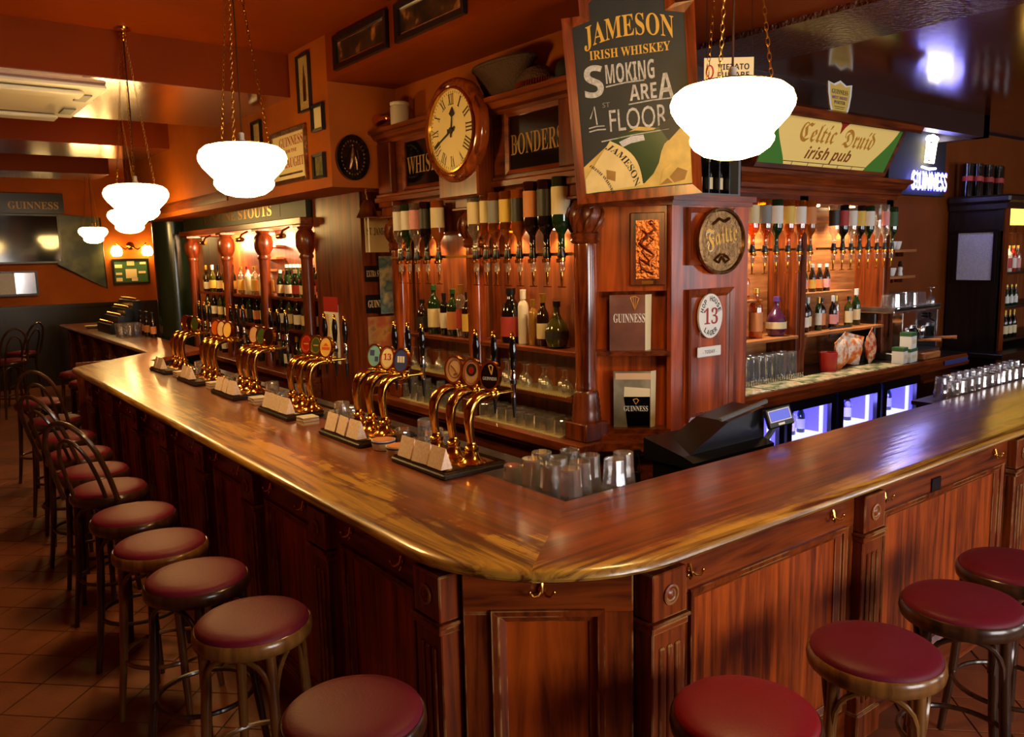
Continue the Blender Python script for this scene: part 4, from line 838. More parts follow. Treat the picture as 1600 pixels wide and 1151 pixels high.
# round bronze welcome plate
fp = thing('bronze_plate', 'round hammered bronze plate with raised welcome lettering on the pillar', 'plaque', (3.635, 2.845, 2.055)); part(fp, 'plate', MB().lathe([(.19, .0), (.19, -.02), (.175, -.024), (.17, -.012), (0, -.012)], 40, (0, 0, 0), 'y').xf(Matrix.Diagonal((1.05, 1, .95, 1))), 'bronze', True)
text(fp, 'Failte', 'frak', .0, .02, .27, .12, -.0125, 'brass_dull', rot=8, name='raised_lettering'); text(fp, 'Failte', 'frak', .003, .017, .27, .12, -.0115, 'bottle_brown', rot=8, name='raised_lettering')
mb = MB(); 
for s in (-1, 1): mb.tube([(s*.01, -.016, -.07), (s*.04, -.018, -.085), (s*.065, -.016, -.10), (s*.03, -.016, -.115), (s*.0, -.016, -.085)], .006, 6)
mb.tube([(-.08, -.016, .09), (-.03, -.018, .12), (.02, -.018, .105), (.06, -.016, .125)], .007, 6); part(fp, 'scroll_ornament', mb, 'brass_dull', True)
# lager badge sign with a small hanging plate
hh = thing('lager_sign', 'white oval lager sign with red number thirteen on the pillar front', 'sign', (3.565, 2.858, 1.65)); part(hh, 'oval_board', disc(0, 0, .10, .122, -.012, .0, 40), 'white', True)
text(hh, '13', 'serif', 0, .0, .12, .09, -.012, 'red_ink')
def arc_text(parent, s, mode, cx, cz, rx, rz, a0, a1, ht, y, m, inward=False):
    for i, ch in enumerate(s):
        if ch == ' ': continue
        a = a0+(a1-a0)*(i/(max(1, len(s)-1))); ar = R(a); rot = a-90 if not inward else a+90
        text(parent, ch, mode, cx+rx*math.cos(ar), cz+rz*math.sin(ar), ht*(.3 if ch in 'I1' else .72), ht, y, m, rot=rot, name='letter')
arc_text(hh, 'HOP HOUSE', 'bold', 0, 0, .078, .095, 160, 20, .027, -.012, 'ink'); arc_text(hh, 'LAGER', 'bold', 0, 0, .075, .093, 235, 305, .027, -.012, 'ink', True)
tp_ = part(hh, 'hanging_plate', MB().box(-.1, .1, -.008, 0, -.225, -.168, .004), 'white'); text(tp_, '- TODAY -', 'bold', 0, -.197, .12, .02, -.008, 'label_grey')
part(hh, 'chain', MB().tube([(-.08, -.006, -.075), (-.082, -.006, -.17)], .002, 5).tube([(.075, -.006, -.08), (.078, -.006, -.17)], .002, 5), 'chrome')
# copper relief in a dark frame, on the splayed side (local frame rz -45)
def cham(s, out=0.): return (2.98+s*.7071-out*.7071, 3.16-s*.7071-out*.7071)
cx, cy = cham(.285, -.03)
cp = thing('copper_relief', 'framed copper relief of an interlaced beast on the pillar', 'plaque', (cx, cy, 2.02), -45); part(cp, 'backboard', MB().box(-.09, .09, -.03, 0, -.19, .19, .004), 'mahogany'); part(cp, 'copper_sheet', MB().box(-.06, .06, -.036, -.03, -.155, .15), 'copper')
part(cp, 'relief', MB().tube([(.02, -.04, .13), (.04, -.04, .1), (.0, -.04, .07), (-.04, -.04, .03), (.0, -.04, .0), (.04, -.04, -.03), (.01, -.04, -.08), (-.04, -.04, -.05), (-.03, -.04, -.1), (.03, -.04, -.13)], [.006, .010, .012, .012, .012, .012, .011, .01, .009, .006], 7).ball((.018, -.04, .135), .014, 10).tube([(-.03, -.04, .1), (.03, -.04, .05), (-.03, -.04, -.01), (.03, -.04, -.09)], .006, 6), 'copper', True); part(cp, 'name_plate', MB().box(-.03, .03, -.033, -.03, -.182, -.165), 'brass_dull')
# menu holders
cx, cy = cham(.19, -.045)
lf = thing('menu_leaflet', 'bronze coloured folded menu with a harp, on the upper display shelf', 'menu', (cx, cy, 1.48), -45); part(lf, 'front_cover', MB().box(-.105, .085, -.004, 0, 0, .30), picture('menu_print', [(70, 40, 34), (122, 74, 58), (160, 120, 104)], 3.) and 'menu_print'); part(lf, 'side_cover', MB().add([(.085, -.002, 0), (.115, .03, 0), (.12, .03, .3), (.085, -.002, .3), (.085, .0, 0), (.115, .033, 0), (.12, .033, .3), (.085, 0, .3)], [(0, 1, 2, 3), (4, 7, 6, 5)]), 'cream')
text(lf, 'GUINNESS', 'serif', -.0, .175, .168, .048, -.004, 'white'); part(lf, 'harp', MB().tube([(.005, -.005, .285), (.03, -.005, .292), (.05, -.005, .28), (.03, -.005, .215), (.005, -.005, .285)], .004, 6).tube([(.02, -.005, .285), (.028, -.005, .225)], .0015, 5).tube([(.034, -.005, .285), (.031, -.005, .225)], .0015, 5), 'gold_paint'); text(lf, 'EXPLORE MENU', 'bold', 0, .291, .13, .010, -.004, 'red_ink')
cx, cy = cham(.205, -.045)
l2 = thing('menu_leaflet', 'folded menu picturing a pint of stout, on the lower display shelf', 'menu', (cx, cy, 1.056), -45); part(l2, 'front_cover', MB().box(-.10, .1, -.004, 0, 0, .31), picture('menu_grey', [(60, 54, 46), (130, 122, 104), (190, 180, 156)], 4.) and 'menu_grey'); part(l2, 'side_cover', MB().add([(.1, -.002, 0), (.125, .03, 0), (.13, .03, .31), (.1, -.002, .31)], [(0, 1, 2, 3)]).add([(.1, .0, 0), (.125, .033, 0), (.13, .033, .31), (.1, .0, .31)], [(3, 2, 1, 0)]), 'cream')
part(l2, 'printed_pint', MB().yprism([(-.025, .0), (.095, .0), (.096, .17), (-.045, .17)], -.0055, -.004), 'black_gloss'); part(l2, 'printed_head', MB().yprism([(-.045, .17), (.096, .17), (.096, .215), (-.042, .225)], -.0055, -.004), 'cream'); text(l2, 'GUINNESS', 'serif', .02, .105, .13, .03, -.0056, 'white'); part(l2, 'harp', MB().tube([(.005, -.007, .155), (.025, -.007, .16), (.035, -.007, .15), (.02, -.007, .128), (.005, -.007, .155)], .0028, 6), 'gold_paint'); part(l2, 'head_band', MB().box(-.09, .1, -.0055, -.004, .265, .3), 'salmon_badge')

for k, (sx_, lb) in enumerate(((.16, 'black bottle opener on a cord below the pillar shelves, left one'), (.23, 'black bottle opener on a cord below the pillar shelves, right one'))):
    cx, cy = cham(sx_, .115); t = thing('bottle_opener', lb, 'bottle opener', (cx, cy, .95), -45, 'bottle openers under the ledge'); part(t, 'hook_plate', MB().box(-.018, .018, -.006, .04, -.02, .02, .003), 'black'); part(t, 'cord', MB().tube([(0, -.004, 0), (.012, -.008, -.05), (.004, -.006, -.11)], .003, 6), 'steel'); part(t, 'opener', MB().box(-.016, .016, -.008, .0, -.26, -.10, .003), 'black')
# ================================================================ CHALKBOARD over the pillar, leaning forward
jb = thing('chalkboard_sign', 'tall wood-framed whiskey chalkboard reading smoking area first floor', 'sign', (2.953, 2.80, 2.266)); jb.rotation_euler = (R(10.3), R(-3.5), R(-48.4))
bw, bh = .60, 1.05
poly = [(-bw/2, 0), (bw/2, 0), (bw/2, bh-.19), (bw/2-.0, bh-.19), (bw/2-.10, bh-.12), (bw/2-.10, bh-.07)]
def topped(i, yb):   # outline with a stepped arched head
    a = bw/2-i; o = [(-a, i), (a, i), (a, bh-.20+0*i), (a-.085, bh-.20), (a-.085, bh-.10-i*.6)]
    n = 10
    for k in range(1, n):
        u = k/n; x = (a-.085)*(1-2*u); o.append((x, bh-.10-i*.6+.075*math.sin(math.pi*u)))
    return o+[(-a+.085, bh-.10-i*.6), (-a+.085, bh-.20), (-a, bh-.20)]
oo, ii = topped(0, 0), [(x, z if z > .3 else z) for x, z in topped(.045, 0)]
ii = [(x, min(z, bh-.245) if abs(x) > bw/2-.09 else z-.025) if z > .3 else (x, z) for x, z in ii]
n = len(oo); mb = MB(); mb.add([(x, -.03, z) for x, z in oo]+[(x, -.022, z) for x, z in ii]+[(x, .02, z) for x, z in oo], [(i, (i+1) % n, n+(i+1) % n, n+i) for i in range(n)]+[(i, 2*n+i, 2*n+(i+1) % n, (i+1) % n) for i in range(n)]+[tuple(range(2*n, 3*n))])
part(jb, 'frame', mb, 'moulding'); bd = part(jb, 'board', MB().add([(x*1.03, -.018, z) for x, z in ii], [tuple(range(n))]).box(-.25, .25, -.016, .01, .1, .7), 'chalkboard')
text(jb, 'JAMESON', 'serif', 0.0, .745, .41, .105, -.0185, 'chalk_yellow', arch=.035); text(jb, 'IRISH WHISKEY', 'serif', 0, .675, .37, .04, -.0185, 'chalk_yellow')
text(jb, 'S', 'bold', -.175, .56, .09, .145, -.0185, 'chalk'); text(jb, 'MOKING', 'bold', -.005, .585, .225, .085, -.0185, 'chalk'); text(jb, 'ARE', 'bold', .05, .49, .125, .07, -.0185, 'chalk'); text(jb, 'A', 'bold', .155, .505, .07, .11, -.0185, 'chalk'); part(jb, 'chalk_numeral', MB().tube([(-.205, -.02, .395), (-.182, -.02, .448), (-.175, -.02, .365)], .0035, 5), 'chalk'); text(jb, 'ST', '', -.125, .45, .035, .022, -.0185, 'label_grey'); text(jb, 'FLOOR', '', .02, .375, .27, .10, -.0185, 'chalk')
for x0, z0, x1, z1 in ((-.12, .53, .06, .54), (-.02, .44, .2, .447), (-.215, .352, -.14, .356), (-.215, .336, -.135, .34), (-.16, .285, .16, .31)): part(jb, 'chalk_line', MB().tube([(x0, -.02, z0), ((x0+x1)/2, -.02, (z0+z1)/2+.004), (x1, -.02, z1)], .0032, 5), 'chalk')
# printed bottle on the lower third
mat('print_gold', (206, 176, 96), .5, var=.2, vscale=14); mat('print_green', (30, 60, 24), .35); mat('print_label', (222, 200, 140), .55, var=.1, vscale=10); mat('print_tan', (150, 112, 50), .5, var=.3, vscale=9)
part(jb, 'printed_glow', MB().yprism([(-.26, .05), (.26, .05), (.26, .33), (.16, .31), (.02, .335), (-.1, .29), (-.26, .17)], -.0195, -.018), 'print_gold')
def lying(pts, y):
    an = R(33); o = []
    for u_, r_ in pts:
        x = -.325+u_*math.cos(an)-r_*math.sin(an); z = -.005+u_*math.sin(an)+r_*math.cos(an); o.append((max(-.252, min(.252, x)), max(.048, z)))
    return MB().yprism(o, y-.001, y+.0005)
def body(u0, u1, half, bulge=.0):
    lo = [(u1+bulge*math.sin(math.pi*k/10), -half+2*half*k/10) for k in range(11)]; hi = [(u0+bulge*math.sin(math.pi*k/10), half-2*half*k/10) for k in range(11)]
    return lo+hi
part(jb, 'printed_bottle', lying([(.0, -.13), (.34, -.13), (.40, -.12), (.45, -.095), (.49, -.06), (.52, -.042), (.70, -.034), (.70, .034), (.52, .042), (.49, .06), (.45, .095), (.40, .12), (.34, .13), (.0, .13)], -.0205), 'print_green')
part(jb, 'printed_glint', lying([(.36, .10), (.42, .085), (.47, .055), (.46, .03), (.40, .06), (.36, .07)], -.0212), 'notice_paper')
part(jb, 'printed_capsule', lying([(.545, -.042), (.70, -.036), (.70, .036), (.545, .042)], -.0215), 'label_dark')
part(jb, 'printed_label', lying(body(.02, .33, .131, .045), -.0215), 'print_label')
def along(t_, u_, r_, rot, wd, ht, ar=0.):
    an = R(33); text(jb, t_, 'serif', -.325+u_*math.cos(an)-r_*math.sin(an), -.005+u_*math.sin(an)+r_*math.cos(an), wd, ht, -.0225, 'ink', rot=rot, arch=ar)
along('JAMESON', .305, .0, -57, .235, .036, .028); along('IRISH WHISKEY', .185, -.0, -57, .2, .013, .02)
part(jb, 'printed_crest', lying([(.21, 0), (.235, .035), (.265, 0), (.235, -.035)], -.0228), 'print_tan')
part(jb, 'printed_glass', MB().yprism([(.10, .05), (.252, .05), (.252, .15), (.225, .165), (.16, .155), (.12, .12)], -.0225, -.021), 'print_gold'); part(jb, 'printed_ice', MB().yprism([(.15, .09), (.19, .13), (.235, .11), (.22, .07), (.17, .06)], -.0235, -.022), 'print_tan'); part(jb, 'printed_ice', MB().yprism([(.10, .055), (.14, .085), (.165, .06)], -.0235, -.022), 'print_tan')

# ================================================================ RIGHT BACK BAR, facing -y
rb = thing('back_bar', 'lit wooden back bar under the pub sign with hanging spirit bottles', 'back bar', (4.3, 3.4, 0))
Q = lambda name, mb, m, smooth=False, parent=rb: part(parent, name, mb, m, smooth, True)
Q('back_panel', MB().box(3.99, 7.25, 4.0, 4.02, 1.0, 2.6), 'shelf_pale')
Q('worktop', MB().box(3.97, 8.0, 3.40, 4.0, .965, 1.0, .004), 'ebony'); Q('worktop_edge', MB().xprism([(3.36, .90), (3.355, .93), (3.37, .945), (3.365, .97), (3.38, 1.0), (3.42, 1.0), (3.42, .9)], 3.97, 8.0), 'moulding_x')
for x in (4.36, 5.79, 7.12): Q('post', MB().box(x-.06, x+.06, 3.72, 4.0, 1.0, 2.42, .004).box(x-.02, x+.02, 3.712, 3.72, 1.2, 2.3), 'mahogany')
for x0, x1 in ((4.42, 5.73), (5.85, 7.06)): Q('shelf', MB().box(x0, x1, 3.70, 4.0, 1.295, 1.32, .003), 'shelf_pale')
Q('shelf', MB().box(4.42, 5.42, 3.82, 4.0, 1.60, 1.62, .003), 'shelf_pale'); Q('shelf', MB().box(5.85, 6.75, 3.84, 4.0, 1.62, 1.64, .003), 'shelf_pale')
Q('cornice', MB().xprism([(4.0, 2.42), (3.70, 2.42), (3.70, 2.45), (3.66, 2.46), (3.66, 2.49), (3.62, 2.51), (3.60, 2.54), (3.56, 2.55), (3.56, 2.58), (4.0, 2.58)], 4.2, 7.2), 'moulding_x')
Q('top_board', MB().box(3.99, 7.2, 3.72, 4.0, 2.36, 2.42), 'mahogany_x')
Q('optic_rail', MB().box(4.5, 5.72, 3.66, 3.675, 1.995, 2.012).box(5.9, 7.0, 3.66, 3.675, 1.995, 2.012), 'brass_dull'); Q('rail_bracket', MB().box(5.0, 5.02, 3.675, 3.8, 1.995, 2.012).box(6.5, 6.52, 3.675, 3.8, 1.995, 2.012), 'brass_dull')
KR2 = [('spirit', 'bottle_amber', 'label_cream', 'cream-labelled'), ('spirit', 'bottle_amber', 'label_grey', 'grey-labelled'), ('spirit', 'bottle_green', 'label_white', 'white-labelled'), ('spirit', 'bottle_amber', 'label_yellow', 'pale yellow-labelled'), ('spirit', 'bottle_amber', 'label_white', 'amber white-labelled'), ('spirit', 'bottle_whisky', 'label_orange', 'orange-labelled')]
XB = [5.0, 5.15, 5.29, 5.44, 5.59, 5.73]
for k, (x, (kind, g, lab, nm)) in enumerate(zip(XB, KR2)):
    bottle(kind, g, lab, None, (x, 3.625, 2.035+.285*1.18), '%s whisky bottle upside down under the pub sign, %s from the pillar' % (nm, ORD[k]), 'upside-down bottles of the right back bar', True, 1.18, 60); optic((x, 3.625, 1.993), 'brass optic under the left bottles of the right back bar, %s from pillar' % ORD[k], 'brass optics of the right back bar', 0)
bottle('spirit', 'bottle_amber', 'label_cream', None, (4.84, 3.625, 2.035+.285*1.18), 'cream-labelled whisky bottle upside down, half hidden by the pillar', 'upside-down bottles of the right back bar', True, 1.18, 60)
KR3 = [('spirit', 'bottle_clear', 'label_dark', 'clear dark-labelled'), ('spirit', 'bottle_black', 'label_red', 'black red-labelled'), ('spirit', 'bottle_clear', 'label_white', 'clear white-labelled'), ('spirit', 'bottle_brown', 'label_yellow', 'brown yellow-labelled'), ('spirit', 'bottle_green', 'label_white', 'green white-labelled'), ('slim', 'bottle_clear', None, 'plain clear'), ('slim', 'bottle_clear', 'label_pink', 'clear pink-labelled'), ('spirit', 'bottle_green_clear', 'label_green', 'speckled green')]
for k, (x, (kind, g, lab, nm)) in enumerate(zip([6.07, 6.20, 6.33, 6.46, 6.60, 6.74, 6.87, 6.99], KR3)):
    h = BP[kind][-1][1]; bottle(kind, g, lab, None, (x, 3.625, 2.035+h*1.1), '%s bottle upside down at the right end of the optics, %s in that row' % (nm, ORD[k]), 'upside-down bottles of the right back bar', True, 1.1, 60); optic((x, 3.625, 1.993), 'brass optic under the right bottles of the right back bar, %s in row' % ORD[k], 'brass optics of the right back bar', 0)
bottle('spirit', 'bottle_amber', 'label_orange', 'cap_gold', (5.36, 3.84, 1.32), 'amber brandy bottle with orange label on the pale shelf', 'bottles on the right shelves', False, 1.35); bottle('squat', 'bottle_purple', 'label_cream', 'cap_purple', (5.60, 3.82, 1.32), 'round purple-capped cognac bottle beside the amber one', 'bottles on the right shelves', False, 1.35); bottle('squat', 'bottle_black', 'label_white', 'cap_black', (5.12, 3.84, 1.32), 'squat dark bottle half hidden by the pillar on the pale shelf', 'bottles on the right shelves', False, .9)
for k, x in enumerate((4.95, 5.08, 5.22, 5.33)): bottle('spirit', ('bottle_clear', 'bottle_white', 'bottle_clear', 'bottle_amber')[k], ('label_white', None, 'label_cream', 'label_orange')[k], 'cap_white', (x, 3.92, 1.62), 'short bottle on the narrow shelf behind the optics, %s from the pillar' % ORD[k], 'bottles on the right shelves', False, .8)
KB = [('wine', 'bottle_brown', 'label_white'), ('wine', 'bottle_black', 'label_cream'), ('slim', 'bottle_green', 'label_white'), ('spirit', 'bottle_brown', 'label_orange'), ('wine', 'bottle_black', 'label_pink'), ('slim', 'bottle_clear', 'label_pink'), ('spirit', 'bottle_olive', 'label_cream'), ('wine', 'bottle_green', 'label_cream')]
for k, (x, (kind, g, lab)) in enumerate(zip([6.0, 6.1, 6.2, 6.31, 6.42, 6.53, 6.67, 6.86], KB)): bottle(kind, g, lab, ('cap_black', 'cap_white', 'cap_gold')[k % 3], (x, 3.82+.04*(k % 2), 1.32), 'dark bottle on the lower shelf above the crisp packets, %s from the left' % ORD[k], 'bottles on the right shelves', False, .92 if k < 7 else 1.05)
for k, x in enumerate((5.93, 6.03, 6.13, 6.25, 6.36, 6.47)): bottle('beer', ('bottle_black', 'bottle_green', 'bottle_green', 'bottle_brown', 'bottle_brown', 'bottle_brown')[k], ('label_white', 'label_red', 'label_pink', 'label_yellow', 'label_orange', 'label_pink')[k], 'cap_white', (x, 3.92, 1.64), 'small bottle on the upper shelf behind the right optics, %s from the left' % ORD[k], 'bottles on the right shelves')
shelf = thing('glass_rack', 'metal tray of upturned tall glasses on the right back counter', 'glass rack', (5.3, 3.62, 1.0)); part(shelf, 'rack_base', MB().box(-.42, .36, -.02, .24, 0, .025, .003), 'steel'); mb = MB()
for k in range(26): mb.box(-.415+k*.03, -.405+k*.03, -.024, -.02, .004, .045)
part(shelf, 'rack_front', mb, 'chrome')
for k in range(9):
    for j in range(2): glass(TALL, 'upturned tall glass on the metal tray, %s from the left in the %s row' % (ORD[k], ('front', 'rear')[j]), (4.95+k*.08, 3.66+.09*j, 1.025), 'tall glasses on the right back counter', False, .168, s=1.1)
# fridges under the worktop
for k, (x0, x1, lb) in enumerate([(4.45, 5.82, 'black bottle fridge glowing blue, nearer the pillar'), (5.84, 7.18, 'black bottle fridge glowing blue, farther from the pillar')]):
    f_ = thing('bottle_fridge', lb, 'fridge', (x0, 3.42, 0), 0, 'bottle fridges under the back counter'); wd = x1-x0
    part(f_, 'cabinet', MB().box(0, wd, .02, .55, .0, .06).box(0, wd, .02, .55, .86, .93).box(0, .03, .02, .55, .06, .86).box(wd-.03, wd, .02, .55, .06, .86).box(wd/2-.015, wd/2+.015, .02, .55, .06, .86).box(0, wd, .52, .55, .06, .86), 'black'); part(f_, 'lining', MB().box(.03, wd-.03, .50, .52, .06, .86).box(.03, .04, .03, .5, .06, .86).box(wd-.04, wd-.03, .03, .5, .06, .86).box(wd/2-.025, wd/2-.015, .03, .5, .06, .86).box(wd/2+.015, wd/2+.025, .03, .5, .06, .86), 'fridge_glow')
    part(f_, 'grille', MB().box(0, wd, -.0, .02, .0, .1), 'black'); part(f_, 'header', MB().box(0, wd, 0, .02, .87, .93), 'black')
    for j in range(2):
        a, b_ = j*wd/2+.02, (j+1)*wd/2-.02
        dr = part(f_, 'door', MB().rframe(a, b_, .11, .87, .06, -.02, .015), 'black'); part(dr, 'door_glass', MB().box(a+.06, b_-.06, -.002, .002, .17, .81), 'pane'); part(dr, 'light_strip', MB().box(b_-.10, b_-.075, .04, .06, .18, .80), 'fridge_white'); part(dr, 'lock', MB().box((b_ if j == 0 else a)-.03, (b_ if j == 0 else a)+.03, -.024, -.018, .885, .915), 'steel')
        part(f_, 'fridge_shelf', MB().box(a, b_, .1, .5, .54, .555), 'fridge_white')
        for q in range(4): 
            xx = a+.13+q*(b_-a-.26)/3
            bottle('beer', ('bottle_brown', 'bottle_green', 'bottle_clear')[(q+j) % 3], ('label_white', 'label_red', 'label_cream')[q % 3], 'cap_white', (x0+xx, 3.62, .555), 'chilled bottle inside the %s fridge, %s door, %s from the left' % (('nearer', 'farther')[k], ('left', 'right')[j], ORD[q]), 'bottles in the fridges', False, 1.05)
    point('fridge_lamp', (x0+wd/2-.3, 3.52, .72), 3.5, (.25, .22, 1)); point('fridge_lamp', (x0+wd/2+.3, 3.52, .72), 3.5, (.25, .22, 1))
for k, x in enumerate((4.95, 5.45, 6.2, 6.75)):
    part(rb, 'downlight', MB().lathe([(.025, 2.352), (.03, 2.36)], 12, (x-4.3, 3.87-3.4, 0)), 'bulb', True); spot('right_back_bar_downlight', (x, 3.87, 2.345), (x, 3.83, 1.4), 34, (1, .78, .52), 125, .03)
# printed drip mats on the worktop
picture('mat_print', [(40, 40, 36), (120, 130, 96), (190, 180, 150), (180, 120, 80)], 9., .25)
for k in range(5): single('counter_mat', MB().box(-.22, .22, -.11, .11, 0, .006), 'mat_print', 'printed beer mat strip on the right back counter, %s from the pillar' % ORD[k], 'bar mat', (4.72+.47*k, 3.50, 1.0), 0, 'printed mats on the back counter')
cs = single('menu_board', MB().yprism([(0, 0), (.02, 0), (.02, .34), (0, .34)], -.1, .1), 'black', 'thin black upright board beside the glass tray', 'board', (4.66, 3.55, 1.0), 20)
# packets, cup, boxes
mg = thing('red_mug', 'big red plastic jug with square handle on the back counter', 'jug', (6.07, 3.64, 1.0), 20); part(mg, 'jug_body', MB().lathe([(.06, 0), (.065, .005), (.075, .16), (.07, .16), (.06, .02)], 20), 'red', True); part(mg, 'handle', MB().tube([(.07, 0, .14), (.14, 0, .14), (.15, 0, .12), (.145, 0, .03), (.13, 0, .015), (.065, 0, .02)], .012, 8), 'red', True)
picture('crisps_orange', [(200, 60, 20), (220, 120, 40), (236, 220, 200), (200, 70, 30)], 14.); picture('crisps_red', [(150, 30, 20), (190, 60, 30), (220, 180, 140), (120, 40, 20)], 16., seed=3.)
def packet(label, loc, rz, m, wd, ht, tilt):
    t = thing('crisp_packet', label, 'crisp packet', loc, rz, 'crisp packets on the back counter'); mb = MB(); n = 8; v = []; f = []
    for sgn in (-1, 1):
        for i in range(n+1):
            for j in range(n+1):
                u, w_ = i/n, j/n; b = (math.sin(math.pi*u)*math.sin(math.pi*w_))**.5; v.append(((u-.5)*wd*(1-.08*math.sin(math.pi*w_)), sgn*.045*b+math.sin(u*19+w_*13)*.004, w_*ht))
    m_ = (n+1)**2
    for s in (0, 1):
        for i in range(n):
            for j in range(n): q = (s*m_+i*(n+1)+j, s*m_+(i+1)*(n+1)+j, s*m_+(i+1)*(n+1)+j+1, s*m_+i*(n+1)+j+1); f.append(q if s == 0 else q[::-1])
    part(t, 'bag', mb.add(v, f).xf(Matrix.Rotation(R(tilt), 4, 'Y')), m, True); part(t, 'top_seal', MB().box(-wd/2, wd/2, -.002, .002, ht-.002, ht+.02).xf(Matrix.Rotation(R(tilt), 4, 'Y')), m)
packet('orange crisp packet leaning beside the red jug', (6.33, 3.66, 1.01), 10, 'crisps_orange', .24, .25, -18); packet('large orange and white crisp packet in the middle', (6.52, 3.70, 1.01), -5, 'crisps_orange', .26, .24, 12); packet('dark red crisp packet on the right of the others', (6.78, 3.66, 1.01), 20, 'crisps_red', .2, .27, -14)
sb = thing('price_sign', 'small dark sign standing over the crisp packets', 'sign', (6.48, 3.78, 1.0)); part(sb, 'sign_board', MB().box(-.17, .17, -.006, .006, .25, .34, .003), 'label_dark'); part(sb, 'stem', MB().box(-.006, .006, 0, .008, 0, .26), 'black'); text(sb, 'SOUR CHERRY', 'serif', 0, .295, .28, .05, -.006, 'label_grey')
bx = [(7.06, 3.47, 1.0, .17, .12, 'pale tea box lying at the bottom of the pile'), (6.91, 3.47, 1.0, .10, .14, 'cream tea box left of the pile'), (7.05, 3.47, 1.121, .13, .14, 'white and green tea box on top of the pile')]
for x, y, z, wd, ht, lb in bx:
    t = thing('tea_box', lb, 'box', (x, y, z), 8, 'tea boxes'); part(t, 'carton', MB().box(-wd/2, wd/2, -.05, .05, 0, ht, .003), 'label_white'); part(t, 'lid_band', MB().box(-wd/2-.001, wd/2+.001, -.051, .051, ht*.78, ht+.001), 'label_green'); part(t, 'print', MB().box(-wd*.3, wd*.35, -.0512, -.05, ht*.3, ht*.55), 'label_cream')
tb = single('wooden_box', MB().box(-.15, .15, -.06, .06, 0, .06, .006), 'shelf_pale', 'flat pale wooden box before the coffee machine', 'box', (7.40, 3.475, 1.0), 0)
pot = single('plastic_tub', MB().lathe([(.08, 0), (.085, .01), (.1, .17), (.105, .18), (.09, .18)], 18), 'bottle_clear', 'clear plastic tub behind the crisp packets', 'tub', (6.86, 3.86, 1.0), 0, None, True)
# coffee machine
em = thing('coffee_machine', 'chrome and black espresso machine with cups stacked on top', 'coffee machine', (7.40, 3.62, 1.0)); part(em, 'body', MB().box(-.38, .45, .14, .36, 0, .42, .01), 'black'); part(em, 'cup_tray', MB().box(-.4, .47, -.04, .36, .42, .45, .006).rframe(-.4, .47, .44, .47, .004, -.04, .36), 'steel'); part(em, 'front_panel', MB().box(-.2, .45, .06, .16, .24, .42, .01), 'chrome'); part(em, 'drip_tray', MB().box(-.36, .45, -.06, .2, .0, .06, .006), 'steel'); part(em, 'side_post', MB().box(.41, .45, -.04, .14, .06, .42, .006), 'chrome'); part(em, 'side_post', MB().box(-.24, -.20, -.04, .14, .06, .42, .006), 'chrome')
for s in (-.05, .25):
    g_ = part(em, 'group_head', MB().lathe([(.045, .18), (.05, .19), (.05, .24), (.04, .27)], 18, (s, .04, 0)), 'chrome', True); part(g_, 'portafilter', MB().lathe([(.042, .15), (.044, .18)], 16, (s, .04, 0)).tube([(s, .0, .165), (s, -.1, .165)], .009, 8), 'steel', True); part(g_, 'portafilter_handle', MB().tube([(s, -.09, .165), (s+.06, -.2, .17), (s+.08, -.26, .172)], [.012, .016, .019], 10), 'shelf_pale', True)
part(em, 'steam_wand', MB().tube([(.38, .06, .34), (.4, -.02, .3), (.37, -.04, .14)], .006, 8), 'chrome', True); part(em, 'steam_knob', MB().lathe([(.02, -.03), (.024, -.02), (.024, 0)], 14, (.38, .06, .36), 'y'), 'black', True)
for k in range(10): glass(TUMB, 'upturned glass on top of the coffee machine, %s from the left' % ORD[k], (7.06+.08*k, 3.69+.13*(k % 2), 1.45), 'glasses on the coffee machine', False, .108, s=1.25)
glass(STEM, 'stemmed glass upside down at the end of the coffee machine', (7.83, 3.66, 1.45), 'glasses on the coffee machine', False, .142, 'stemmed_glass', 1.2)
for z, lb, it in ((1.955, 'upper small wooden wall shelf right of the hanging bottles', 0), (1.715, 'lower small wooden wall shelf right of the hanging bottles', 1)):
    t = thing('wall_shelf', lb, 'shelf', (7.40, 3.9, z), 0, 'small wall shelves'); part(t, 'board', MB().box(-.22, .24, -.18, .12, 0, .025, .003), 'shelf_pale'); part(t, 'bracket', MB().box(-.02, 0, -.1, .12, -.04, 0), 'mahogany'); part(t, 'bracket', MB().box(.15, .17, -.1, .12, -.04, 0), 'mahogany')
for k, (x, z) in enumerate([(7.24, 1.98), (7.33, 1.98), (7.42, 1.98), (7.25, 1.74), (7.34, 1.74)]):
    t = thing('coffee_cup', 'white espresso cup on the %s small wall shelf, %s from the left' % (('upper', 'upper', 'upper', 'lower', 'lower')[k], ORD[k % 3]), 'cup', (x, 3.80, z), 30*k, 'espresso cups'); part(t, 'cup_body', MB().lathe([(.022, 0), (.03, .01), (.042, .06), (.044, .075), (.04, .075), (.036, .05), (0, .02)], 18), 'white', True); part(t, 'cup_handle', MB().tube([(.038, 0, .06), (.06, 0, .055), (.058, 0, .03), (.033, 0, .022)], .005, 6), 'white', True)
pm = thing('pepper_mill', 'small wooden pepper mill on the lower wall shelf', 'pepper mill', (7.50, 3.80, 1.74)); part(pm, 'mill_body', MB().lathe([(.024, 0), (.026, .01), (.02, .04), (.024, .07), (.016, .08)], 14), 'white', True); part(pm, 'mill_top', MB().lathe([(.016, .08), (.022, .095), (.014, .11), (.018, .125), (0, .135)], 14), 'bentwood_dark', True)
